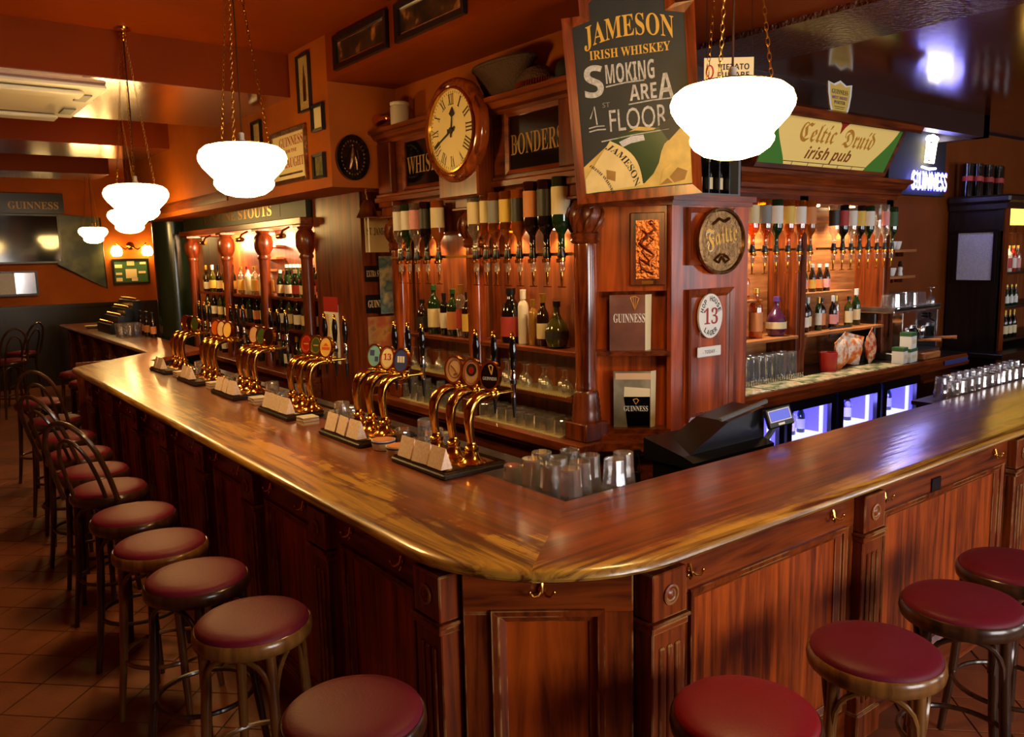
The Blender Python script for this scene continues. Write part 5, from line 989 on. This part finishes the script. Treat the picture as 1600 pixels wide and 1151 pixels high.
# ---- pub sign leaning out over the right back bar
ps = thing('pub_sign', 'long cream pub name sign with green corners leaning over the bar', 'sign', (5.695, 3.52, 2.59)); ps.rotation_euler = (R(26.6), 0, 0)
hw, hh_ = .88, .40
part(ps, 'frame', MB().rframe(-hw, hw, 0, hh_, .03, -.03, .01, .01), 'mahogany_x'); part(ps, 'hood', MB().box(-hw-.06, hw+.10, -.10, .0, hh_-.01, hh_+.05, .004), 'mahogany_x'); fa = part(ps, 'face', MB().box(-hw+.02, hw-.02, -.014, .005, .02, hh_-.01), 'sign_lit')
arcp = [(hw-.03, .03)]+[(hw-.34+.20*math.sin(R(90*k/8))**1.3+.07*k/8, .03+(hh_-.05)*k/8) for k in range(9)]+[(hw-.03, hh_-.02)]
part(ps, 'green_corner', MB().yprism(arcp, -.018, -.013), 'sign_green'); part(ps, 'green_corner', MB().yprism([(-x, z) for x, z in arcp][::-1], -.018, -.013), 'sign_green')
part(ps, 'red_drop', MB().yprism([(-.08, hh_-.01), (-.02, hh_-.05), (0, hh_-.11), (.03, hh_-.06), (.09, hh_-.01)], -.019, -.013), 'red')
text(ps, 'Celtic', 'frak', -.26, .27, .46, .14, -.014, 'gold_paint'); text(ps, 'Druid', 'frak', .30, .26, .44, .14, -.014, 'gold_paint'); text(ps, 'irish pub', 'bi', -.02, .115, .60, .12, -.014, 'sign_brown')
mb = MB()
for k in range(8): mb.box(-hw+.04+k*.2, -hw+.045+k*.2, -.0155, -.013, .03, .055)
part(ps, 'leaded_line', mb.box(-hw+.03, hw-.03, -.0155, -.013, .052, .057), 'bentwood_dark')
gs = thing('shield_sign', 'yellow shield-shaped porter sign above the pub name', 'sign', (5.52, 3.29, 2.965)); gs.scale = (1.1, 1, .8); shp = [(-.135, .25), (-.13, .16), (-.11, .06), (-.09, 0), (.09, 0), (.11, .06), (.13, .16), (.135, .25), (.07, .235), (0, .27), (-.07, .235)]
part(gs, 'shield', MB().yprism(shp, -.004, .01), 'label_yellow'); n = len(shp); ins = [(x*.88, .012+z*.90) for x, z in shp]; part(gs, 'shield_border', MB().add([(x*1.06, -.0055, z*1.04-.006) for x, z in shp]+[(x, -.0055, z) for x, z in ins], [(i, (i+1) % n, n+(i+1) % n, n+i) for i in range(n)]), 'white'); text(gs, 'GUINNESS', 'serif', 0, .175, .19, .04, -.004, 'ink'); text(gs, 'WEST INDIES', 'bold', 0, .125, .18, .026, -.004, 'cap_purple'); text(gs, 'PORTER', 'serif', 0, .085, .13, .03, -.004, 'ink'); part(gs, 'print_line', MB().box(-.06, .06, -.0052, -.004, .045, .05).box(-.05, .05, -.0052, -.004, .03, .034), 'ink')
vf = thing('no_smoking_sign', 'cream no smoking sign hanging behind the near lamp', 'sign', (3.06, 2.36, 2.70), -38); part(vf, 'card', MB().box(-.11, .11, -.003, .003, 0, .15), 'cream'); text(vf, 'VIETATO', 'bold', .02, .11, .14, .026, -.003, 'ink'); text(vf, 'FUMARE', 'bold', .02, .075, .14, .026, -.003, 'ink'); part(vf, 'no_smoking_ring', ring(-.085, .09, .018, .03, .006, -.005, -.003), 'red'); part(vf, 'small_print', MB().box(-.06, .09, -.0042, -.003, .045, .049).box(-.06, .09, -.0042, -.003, .033, .036).box(-.06, .07, -.0042, -.003, .02, .024), 'label_grey'); part(vf, 'hanging_wire', MB().tube([(-.1, 0, .15), (-.1, 0, .50)], .0015, 4).tube([(.1, 0, .15), (.1, 0, .50)], .0015, 4), 'black')
bi = thing('bottle_display', 'small black display case holding miniature bottles behind the lamp', 'display case', (3.66, 2.95, 2.30)); part(bi, 'case_shell', MB().rframe(-.28, .26, 0, .26, .02, -.02, .09).box(-.28, .26, .08, .09, 0, .26), 'grey_plastic'); 
for k in range(5): part(bi, 'divider', MB().box(-.19+k*.09, -.18+k*.09, -.01, .08, .02, .24), 'black')
for k in range(4): bottle('beer', 'bottle_black', 'label_cream', 'cap_gold', (3.66-.14+k*.09, 2.985, 2.32), 'miniature bottle in the black display case, %s from the left' % ORD[k], 'miniatures in the display case', False, .85)
rd = thing('round_tray', 'black round drinks tray edge standing beside the display case', 'tray', (4.0, 3.05, 2.30), 20); part(rd, 'disc', disc(0, .15, .15, .15, -.012, .0, 32), 'black_gloss'); text(rd, 'GUINNESS', 'serif', 0.02, .14, .2, .04, -.012, 'white')
# ---- wall piece with the neon beer sign
nb = thing('neon_sign', 'glowing blue and white neon pint sign on a dark panel', 'neon sign', (8.15, 3.98, 2.5)); part(nb, 'backing_panel', MB().box(-.62, .50, -.02, .02, 0, .62, .004), 'black_matt')
text(nb, 'GUINNESS', 'bold', .1, .14, .74, .19, -.055, 'neon_blue', name='neon_lettering'); text(nb, 'GUINNESS', '', .1, .14, .70, .15, -.063, 'neon_white', name='neon_lettering')
part(nb, 'neon_pint', MB().tube([(.03, -.06, .53), (-.0, -.06, .32), (.14, -.06, .32), (.19, -.06, .53), (.03, -.06, .53)], .016, 8).tube([(.06, -.06, .5), (.05, -.06, .35), (.10, -.06, .35), (.13, -.06, .5)], .016, 8), 'neon_yellow', True); part(nb, 'neon_foam', MB().ball((.05, -.06, .545), .035, 10).ball((.11, -.06, .555), .035, 10).ball((.165, -.06, .545), .035, 10), 'neon_white', True); part(nb, 'neon_base', MB().tube([(-.07, -.06, .27), (.07, -.06, .255), (.2, -.06, .265)], .012, 8), 'neon_white', True)
point('neon_glow', (8.25, 3.78, 2.78), 2.5, (.28, .26, 1), .12)
# ---- dark cabinet at the far right
dc = thing('bottle_cabinet', 'tall black bottle cabinet at the right edge with lit shelves', 'cabinet', (8.9, 3.48, .93)); B_ = lambda n_, mb, m, sm=False, p=dc: part(p, n_, mb, m, sm, True)
B_('side_panel', MB().box(8.9, 8.94, 3.48, 4.0, .93, 2.42), 'ebony'); B_('face_frame', MB().box(8.9, 9.0, 3.46, 3.50, .93, 2.42).box(9.0, 11.6, 3.46, 3.5, 2.12, 2.18).box(10.2, 10.28, 3.46, 3.50, .93, 2.2), 'mahogany'); B_('side_frame', MB().box(8.885, 8.9, 3.48, 4.0, 2.14, 2.18).box(8.885, 8.9, 3.48, 3.54, 2.18, 2.36).box(8.885, 8.9, 3.94, 4.0, 2.18, 2.36), 'ebony'); B_('cornice', MB().box(8.82, 11.6, 3.40, 4.0, 2.42, 2.50, .02).box(8.86, 11.6, 3.44, 4.0, 2.36, 2.42), 'ebony'); B_('back_panel', MB().box(8.94, 11.6, 3.96, 4.0, .93, 2.4), 'backpanel'); B_('counter', MB().box(8.6, 11.6, 3.3, 4.0, .88, .93, .006).box(8.7, 11.6, 3.4, 4.0, 0, .88), 'ebony')
for z in (1.02, 1.36, 1.72): B_('shelf', MB().box(8.94, 11.6, 3.52, 3.96, z-.02, z), 'ebony')
B_('lit_header', MB().box(9.02, 10.2, 3.475, 3.49, 2.2, 2.36), 'sign_lamp_yellow')
point('cabinet_lamp', (9.3, 3.62, 2.08), 4, WARM)
for k in range(6):
    for z, kind, g, lab in ((1.02, 'wine', 'bottle_black', 'label_cream'), (1.36, 'beer', 'bottle_green', 'label_white'), (1.72, 'spirit', ('bottle_white', 'bottle_red', 'bottle_clear')[k % 3], ('label_red', 'label_white', 'label_pink')[k % 3])):
        bottle(kind, g, lab, 'cap_gold', (9.05+.11*k, 3.6, z), 'bottle in the black cabinet, %s from its left side on the %s shelf' % (ORD[k], {1.02: 'bottom', 1.36: 'middle', 1.72: 'top'}[z]), 'bottles in the black cabinet', False, .95)
for k in range(7):
    t = thing('gift_tin', 'black cylindrical whiskey tin on top of the dark cabinet, %s from the left' % ORD[k], 'tin', (8.93+.125*k, 3.86-.04*(k % 2), 2.50), 0, 'whiskey tins on the cabinet'); part(t, 'tube', MB().lathe([(.05, 0), (.05, .31)], 18), 'black_gloss', True); part(t, 'metal_lid', MB().lathe([(.051, .31), (.052, .335), (.04, .34)], 18), 'black_gloss', True); part(t, 'printed_band', MB().lathe([(.0505, .16), (.0505, .21)], 18), 'label_red')
nt_ = thing('framed_licence', 'framed licence sheet hung on the side of the black cabinet', 'framed notice', (8.87, 3.72, 1.92), -90); part(nt_, 'frame', MB().rframe(-.2, .2, -.30, .24, .03, -.02, .01), 'black'); part(nt_, 'sheet', MB().box(-.17, .17, -.006, 0, -.27, .21), 'notice_paper')
lo = thing('till_shelf', 'low dark wooden shelf unit at the end of the fridges', 'shelf unit', (7.2, 3.42, 0)); part(lo, 'carcass', MB().box(0, .8, 0, .55, 0, .80), 'ebony'); part(lo, 'top', MB().box(-.01, .85, -.04, .56, .80, .825, .003), 'moulding_x')
bl = single('label_strip', MB().box(-.2, .25, -.006, 0, 0, .045, .002), 'blue_badge', 'blue strip on the end of the back counter edge', 'label', (7.7, 3.352, .93))

# ================================================================ LEFT UPPER WALL: frames (facing -x)
def framed(name, label, y0, y1, z0, z1, fw, fm, pm_, glass_=False, mount=None, x=2.5, rz=-90):
    cy_, cz_ = (y0+y1)/2, (z0+z1)/2; t = thing(name, label, 'framed picture', (x, cy_, cz_), rz); a, b_ = abs(y1-y0)/2, (z1-z0)/2
    part(t, 'frame', MB().rframe(-a, a, -b_, b_, fw, -.028, 0, .006), fm)
    if mount: part(t, 'mount', MB().rframe(-a+fw, a-fw, -b_+fw, b_-fw, .012, -.012, -.004), mount)
    part(t, 'print', MB().box(-a+fw*.8, a-fw*.8, -.010, -.002, -b_+fw*.8, b_-fw*.8), pm_); return t
picture('photo_sepia', [(20, 12, 8), (34, 22, 16), (60, 36, 22), (170, 110, 60)], 9.); picture('photo_sepia2', [(16, 10, 8), (30, 20, 16), (70, 42, 26), (190, 130, 76)], 8., seed=5.); picture('photo_green', [(40, 50, 30), (130, 110, 60), (60, 80, 60), (170, 110, 60)], 16., seed=2.)
framed('framed_photograph', 'black-framed long sepia photograph on the soffit, left one', 5.09, 4.38, 3.235, 3.45, .035, 'black', 'photo_sepia', mount='chrome'); framed('framed_photograph', 'black-framed long sepia photograph on the soffit, right one', 4.28, 3.57, 3.235, 3.45, .035, 'black', 'photo_sepia2', mount='chrome')
gd = framed('framed_advert', 'cream framed stout advertisement with red lettering on the wall', 6.28, 5.62, 2.58, 2.97, .03, 'bronze', 'label_cream'); text(gd, 'GUINNESS', 'serif', .05, .11, .44, .07, -.010, 'red_ink'); text(gd, 'ON THE', 'bold', .05, .04, .2, .025, -.010, 'red_ink'); text(gd, 'DRAUGHT', 'serif', .05, -.045, .44, .07, -.010, 'red_ink'); part(gd, 'print_line', MB().box(-.2, .24, -.0115, -.010, -.135, -.12), 'bronze')
tb_ = framed('tall_print', 'tall narrow dark tin plate with a bottle beneath the ceiling', 5.70, 5.50, 3.05, 3.44, .014, 'ebony', 'poster_paper'); part(tb_, 'printed_bottle', MB().yprism([(-.025, -.12), (.025, -.12), (.025, .02), (.008, .07), (.008, .12), (-.008, .12), (-.008, .07), (-.025, .02)], -.0115, -.010), 'bronze')
framed('small_framed_print', 'small black-framed cream drawing above the framed advert', 5.49, 5.31, 2.89, 3.07, .02, 'black', 'label_cream'); framed('small_framed_print', 'small black-framed green picture beside the stout advert', 5.51, 5.33, 2.57, 2.74, .02, 'black', 'photo_green'); framed('narrow_framed_print', 'narrow black-framed print partly behind the hanging lamp', 6.66, 6.47, 2.74, 3.12, .022, 'black', 'poster_paper')
pq = thing('oval_plaque', 'dark oval bronze relief plaque with a standing figure', 'plaque', (2.655, 5.25, 2.70)); part(pq, 'rim', ring(0, 0, .125, .155, .03, -.035, .0, 40), 'black_gloss', True); part(pq, 'field', disc(0, 0, .10, .13, -.018, 0, 36), 'bottle_brown', True)
part(pq, 'figure', MB().tube([(-.0, -.026, .07), (-.005, -.028, .02), (-.02, -.026, -.05), (-.03, -.026, -.08)], [.010, .022, .018, .01], 8).tube([(0, -.026, .03), (.02, -.03, -.02), (.025, -.026, -.08)], [.012, .014, .01], 8).ball((0, -.026, .085), .014, 10), 'bronze', True); part(pq, 'silver_highlight', MB().tube([(.03, -.03, .05), (.035, -.034, .0), (.03, -.03, -.03)], .006, 6), 'chrome', True)
mb = MB()
for k in range(26):
    a = 2*math.pi*k/26; mb.box(.088*math.cos(a)-.004, .088*math.cos(a)+.004, -.024, -.017, .115*math.sin(a)-.006, .115*math.sin(a)+.006)
part(pq, 'raised_letters', mb, 'bronze')
# posters on the near side of the pier
picture('poster_sea', [(150, 160, 120), (60, 110, 140), (200, 190, 150), (40, 80, 110)], 7.); picture('poster_dance', [(150, 110, 40), (180, 90, 70), (190, 150, 90), (120, 70, 40)], 9., seed=4.)
def poster(label, x, z0, z1, wd, m, y=5.556, txt=None):
    t = thing('wall_poster', label, 'poster', (x, y, z0)); part(t, 'sheet', MB().box(-wd/2, wd/2, -.006, 0, 0, z1-z0), m)
    if txt: text(t, txt, 'serif', 0, (z1-z0)/2, wd*.85, min(.06, (z1-z0)*.4), -.006, 'cream' if m == 'black' else 'ink')
    return t
poster('cream notice board card below the brass bell', 2.99, 2.05, 2.36, .2, 'label_cream', txt='ST. JAMES'); poster('black enamel beer plate below the cream card', 2.97, 1.83, 1.95, .2, 'black', txt='EXTRA STOUT'); poster('black beer plate with white serif lettering beside the sea poster', 2.98, 1.59, 1.73, .22, 'black', txt='GUINNESS'); poster('seaside poster with blue waves on the pier', 3.09, 1.58, 2.02, .2, 'poster_sea', 5.545); poster('yellow and pink dancing poster below the seaside one', 3.03, 1.02, 1.56, .3, 'poster_dance')
be = thing('brass_bell', 'old brass ship bell hanging beside the pier', 'bell', (2.82, 5.36, 2.30)); part(be, 'bell_cup', MB().lathe([(.085, 0), (.08, .006), (.06, .05), (.045, .10), (.03, .125), (0, .13)], 20), 'brass_dull', True); part(be, 'bell_loop', MB().tube([(0, 0, .12), (0, 0, .16), (0, .02, .185), (0, .0, .20)], .008, 6), 'brass_dull', True); part(be, 'clapper_rope', MB().tube([(0, 0, .02), (0, 0, -.25)], .005, 6), 'cream'); part(be, 'bracket', MB().box(-.012, .2, -.012, .012, .19, .21), 'brass_dull')
wl = thing('wall_calendar', 'tall white wall calendar with a red head on the pier', 'calendar', (2.858, 6.14, 1.16), -90); part(wl, 'sheet', MB().box(-.13, .13, -.006, 0, 0, .48), 'label_white'); part(wl, 'red_head', MB().box(-.13, .13, -.008, -.002, .42, .54), 'red'); part(wl, 'columns', MB().box(-.1, -.04, -.0075, -.006, .03, .4), 'salmon_badge')

# ================================================================ FAR BACK BAR (left), facing -x
fb = thing('back_bar', 'far wooden back bar with downlights and rows of bottles', 'back bar', (2.8, 6.5, 0)); F_ = lambda name, mb, m, sm=False, p=fb: part(p, name, mb, m, sm, True)
F_('ledge', MB().box(2.74, 3.22, 6.45, 9.95, .955, 1.0, .004), 'moulding_y'); F_('base_cabinet', MB().box(2.8, 3.2, 6.45, 9.9, 0, .955), 'mahogany_y'); F_('back_panel', MB().box(3.19, 3.215, 6.45, 9.95, 1.0, 2.5), 'backpanel')
FC = [6.58, 7.56, 8.62, 9.80]
for y in FC:
    c = F_('column', MB().lathe([(.05, 1.0), (.055, 1.05), (.05, 1.08), (.05, 2.0), (.052, 2.02)], 14, (2.86, y, 0)), 'mahogany', True); F_('bulb', MB().lathe([(.06, 2.02), (.064, 2.04), (.056, 2.06), (.085, 2.12), (.09, 2.18), (.08, 2.23), (.055, 2.26), (.07, 2.28)], 14, (2.86, y, 0)), 'mahogany', True, c); F_('block', MB().box(2.78, 2.94, y-.08, y+.08, 2.28, 2.34, .004), 'mahogany', False, c)
for k in range(3):
    for z in (1.38, 1.67): F_('shelf', MB().box(2.88, 3.19, FC[k]+.02, FC[k+1]-.02, z-.025, z), 'mahogany_y')
F_('architrave', MB().box(2.76, 3.2, 6.45, 9.95, 2.30, 2.36, .006), 'moulding_y'); F_('frieze', MB().box(2.82, 3.2, 6.45, 9.95, 2.36, 2.56), 'frieze_green'); F_('cornice', MB().yprism([(3.2, 2.54), (2.8, 2.54), (2.76, 2.56), (2.72, 2.6), (2.70, 2.62), (2.70, 2.64), (2.49, 2.64), (2.49, 2.55), (2.8, 2.5)], 7.4, 9.98), 'moulding_y')
sg = part(fb, 'frieze_lettering', MB().box(-1.2, 1.2, 0, .004, -.07, .07), 'frieze_green'); sg.location = (2.818-2.8, 8.2-6.5, 2.46); sg.rotation_euler = (0, 0, R(-90)); text(sg, 'GENUINE STOUTS', 'serif', 0, 0, 2.0, .10, 0, 'brass_dull')
for k in range(3):
    yc = (FC[k]+FC[k+1])/2
    dl = part(fb, 'downlight', MB().lathe([(.03, 2.27), (.035, 2.30)], 14, (3.05-2.8, yc-6.5, 0)), 'bulb', True)
    point('back_bar_downlight', (3.03, yc, 2.20), 24, (1, .62, .32), .03)
    pl_ = part(fb, 'picture_light', MB().tube([(2.80, yc-.30, 2.29), (2.74, yc-.30, 2.26), (2.72, yc-.30, 2.22)], .01, 6).lathe([(.018, -.08), (.022, -.07), (.022, .07), (.018, .08)], 10, (2.72, yc-.30, 2.21), 'y').move(-2.8, -6.5, 0), 'brass', True)
fkinds = {0: [('beer', 'bottle_green', 'label_white'), ('beer', 'bottle_green', 'label_red'), ('beer', 'bottle_green', 'label_cream')], 1: [('spirit', 'bottle_clear', 'label_white'), ('spirit', 'bottle_clear', 'label_yellow'), ('spirit', 'bottle_red', 'label_pink'), ('spirit', 'bottle_white', 'label_cream')], 2: [('wine', 'bottle_black', 'label_cream'), ('beer', 'bottle_brown', 'label_white'), ('wine', 'bottle_olive', 'label_yellow')]}
bayn = ['right bay', 'middle bay', 'left bay']; shn = {1.67: 'top', 1.38: 'middle', 1.0: 'bottom'}
for k in range(3):
    for z in (1.67, 1.38, 1.0):
        n = 10 if z > 1.1 else 6
        for j in range(n):
            y = FC[k]+.09+(FC[k+1]-FC[k]-.18)*j/(n-1); kd = fkinds[k] if z == 1.67 else [('wine', 'bottle_brown', 'label_white'), ('wine', 'bottle_black', 'label_orange'), ('wine', 'bottle_olive', 'label_cream'), ('wine', 'bottle_green', 'label_dark')]
            kind, g, lab = kd[(j*7+k) % len(kd)]
            bottle(kind, g, lab, ('cap_white', 'cap_gold', 'cap_black', 'cap_red')[(j*3+k) % 4], (2.935+.03*(j % 2), y, z), 'bottle on the %s shelf of the far back bar, %s, %s from the right' % (shn[z], bayn[k], ORD[j]), 'bottles of the far back bar', False, .98 if kind != 'beer' else 1.05)
            if z == 1.67 and k == 0: bottle('beer', 'bottle_green', 'label_red', 'cap_white', (3.05, y+.03, z+.05), 'green beer bottle in the raised rear row of the far back bar, %s from right' % ORD[j], 'bottles of the far back bar', False, 1.05)
stp = thing('stepped_display', 'stepped mirror-backed display in the middle bay of the far back bar', 'display', (3.1, 8.09, 1.68))
for j in range(4): part(stp, 'step', MB().box(-.0+.0, .08, -.22, .22, .22+j*.12, .24+j*.12), 'shelf_pale')
# ornaments on the far cornice
for k, (y, m, lb) in enumerate([(9.7, 'orange', 'small orange tin on the far back bar cornice'), (9.45, 'bronze', 'bronze bowl-shaped ornament on the far back bar cornice')]):
    t = thing('cornice_ornament', lb, 'ornament', (2.6, y, 2.64)); part(t, 'body', MB().lathe([(.05, 0), (.07, .02), (.075, .1), (.05, .16), (.03, .2)], 14), m, True); part(t, 'rim', MB().lathe([(.03, .2), (.04, .21), (.03, .22)], 14), m, True)

# ================================================================ FAR ROOM
gc = thing('round_column', 'thick dark green round column beside the far back bar', 'column', (2.84, 10.55, 0)); part(gc, 'shaft', MB().lathe([(.22, .12), (.22, 3.0)], 32), 'green_paint', True); part(gc, 'base', MB().lathe([(.26, 0), (.26, .1), (.22, .12)], 32), 'green_paint', True); part(gc, 'capital', MB().lathe([(.22, 3.0), (.26, 3.03), (.28, 3.1), (.28, CH-.9+.3)], 32), 'green_paint', True)
tv = thing('television', 'large flat dark television on the far wall', 'television', (1.75, 15.42, 2.05)); part(tv, 'bezel', MB().rframe(-.62, .62, 0, .80, .03, -.05, .04), 'black'); part(tv, 'screen', MB().box(-.6, .6, -.035, -.02, .02, .78), 'tv_screen')
bb = thing('beer_banner', 'long black beer banner above the far television', 'sign', (1.85, 15.45, 2.86)); part(bb, 'board', MB().box(-.66, .62, -.02, .03, 0, .32), 'black'); text(bb, 'GUINNESS', 'serif', .18, .13, .72, .12, -.02, 'gold_letter')
mr_ = thing('bar_mirror', 'pale framed bar mirror under the far television', 'mirror', (1.58, 15.45, 1.53)); part(mr_, 'frame', MB().rframe(-.4, .4, 0, .40, .03, -.03, .02), 'black'); part(mr_, 'glass', MB().box(-.38, .38, -.012, 0, .02, .38), 'chrome'); part(mr_, 'white_print', MB().box(-.36, .08, -.0135, -.012, .03, .37), 'notice_paper')
picture('map_print', [(22, 30, 32), (44, 56, 52), (86, 92, 66), (40, 52, 58)], 2.2)
mp_ = thing('wall_map', 'dark green map with slanted lower edge on the far wall', 'map', (2.72, 15.45, 1.6)); part(mp_, 'sheet', MB().yprism([(-.42, .42), (.30, 0), (.28, 1.2), (-.40, 1.25)], -.02, .0), 'map_print'); part(mp_, 'edge_strip', MB().tube([(-.42, -.01, .42), (.30, -.01, 0), (.28, -.01, 1.2)], .015, 6), 'ebony')
wsn = thing('wall_sconce', 'brass wall sconce with two glowing shades on the far wall', 'wall lamp', (3.45, 15.46, 2.32)); part(wsn, 'back_plate', MB().lathe([(.07, 0), (.07, -.02), (.02, -.03)], 14, (0, 0, 0), 'y'), 'brass', True)
for s in (-1, 1):
    part(wsn, 'arm', MB().tube([(0, -.03, 0), (s*.1, -.1, -.06), (s*.2, -.12, .0), (s*.24, -.12, .05)], .012, 6), 'brass', True); part(wsn, 'lamp_shade', MB().lathe([(.05, 0), (.085, -.05), (.095, -.12), (.07, -.17), (.0, -.18)], 16, (s*.25, -.12, .0)), 'lamp_opal', True)
df = thing('display_frame', 'green framed display of labels below the far sconce', 'framed picture', (3.43, 15.46, 1.66)); part(df, 'frame', MB().rframe(-.3, .3, 0, .44, .03, -.04, .02), 'black'); part(df, 'backing', MB().box(-.28, .28, -.015, 0, .02, .42), 'label_green')
for k, (x, z, a, b_) in enumerate([(-.2, .31, .06, .03), (.0, .36, .06, .04), (.2, .36, .05, .02), (0, .18, .09, .08), (-.2, .18, .05, .02), (-.2, .08, .05, .03), (.18, .2, .06, .02), (.05, .08, .05, .03)]): part(df, 'label_card', MB().box(x-a, x+a, -.02, -.015, z-b_/1, z+b_/1), 'label_cream')
# tiered rack of brass knobs, bottles and glasses on the far counter
tr = thing('tiered_rack', 'black tiered rack with rows of brass knobs on the far counter', 'rack', (2.46, 12.0, ZT), -90); part(tr, 'stepped_body', MB().xprism([(-.2, 0), (.2, 0), (.2, .42), (.1, .42), (.1, .32), (0, .32), (0, .22), (-.1, .22), (-.1, .12), (-.2, .12)], -.42, .42), 'black')
KNOB = MB().ball((0, 0, 0), .02, 8).mesh('knob', 'brass', True)
for r_ in range(4):
    for k in range(11): link('knob', KNOB, tr, (-.38+.076*k, -.16+.1*r_, .14+.1*r_))
for k in range(6):
    glass(PINT, 'glass on the far counter before the brass-knobbed rack, %s from the left' % ORD[k], (2.28+.1*(k % 3), 11.2-.12*(k//3), ZT), 'glasses on the far counter', True, s=1.1)
for k in range(3): bottle('wine', 'bottle_brown', 'label_orange', 'cap_black', (2.55, 11.2-.3*k, ZT), 'dark bottle on the far counter by the green column, %s from the left' % ORD[k], 'bottles on the far counter')
ch = single('ashtray', MB().lathe([(.06, 0), (.09, .01), (.12, .04), (.11, .04), (.08, .02), (0, .015)], 20), 'clay', 'pale dish on the far counter beyond the glasses', 'dish', (2.3, 12.9, ZT), 0, None, True)
for k, (x, y) in enumerate([(1.2, 12.6), (1.45, 13.6)]): stool('dark bentwood chair in the shadow before the far wall, %s one' % ('nearer', 'farther')[k], 'bentwood_dark', 'vinyl', (x, y, 0), 10+30*k, True, 'chairs in the far room')
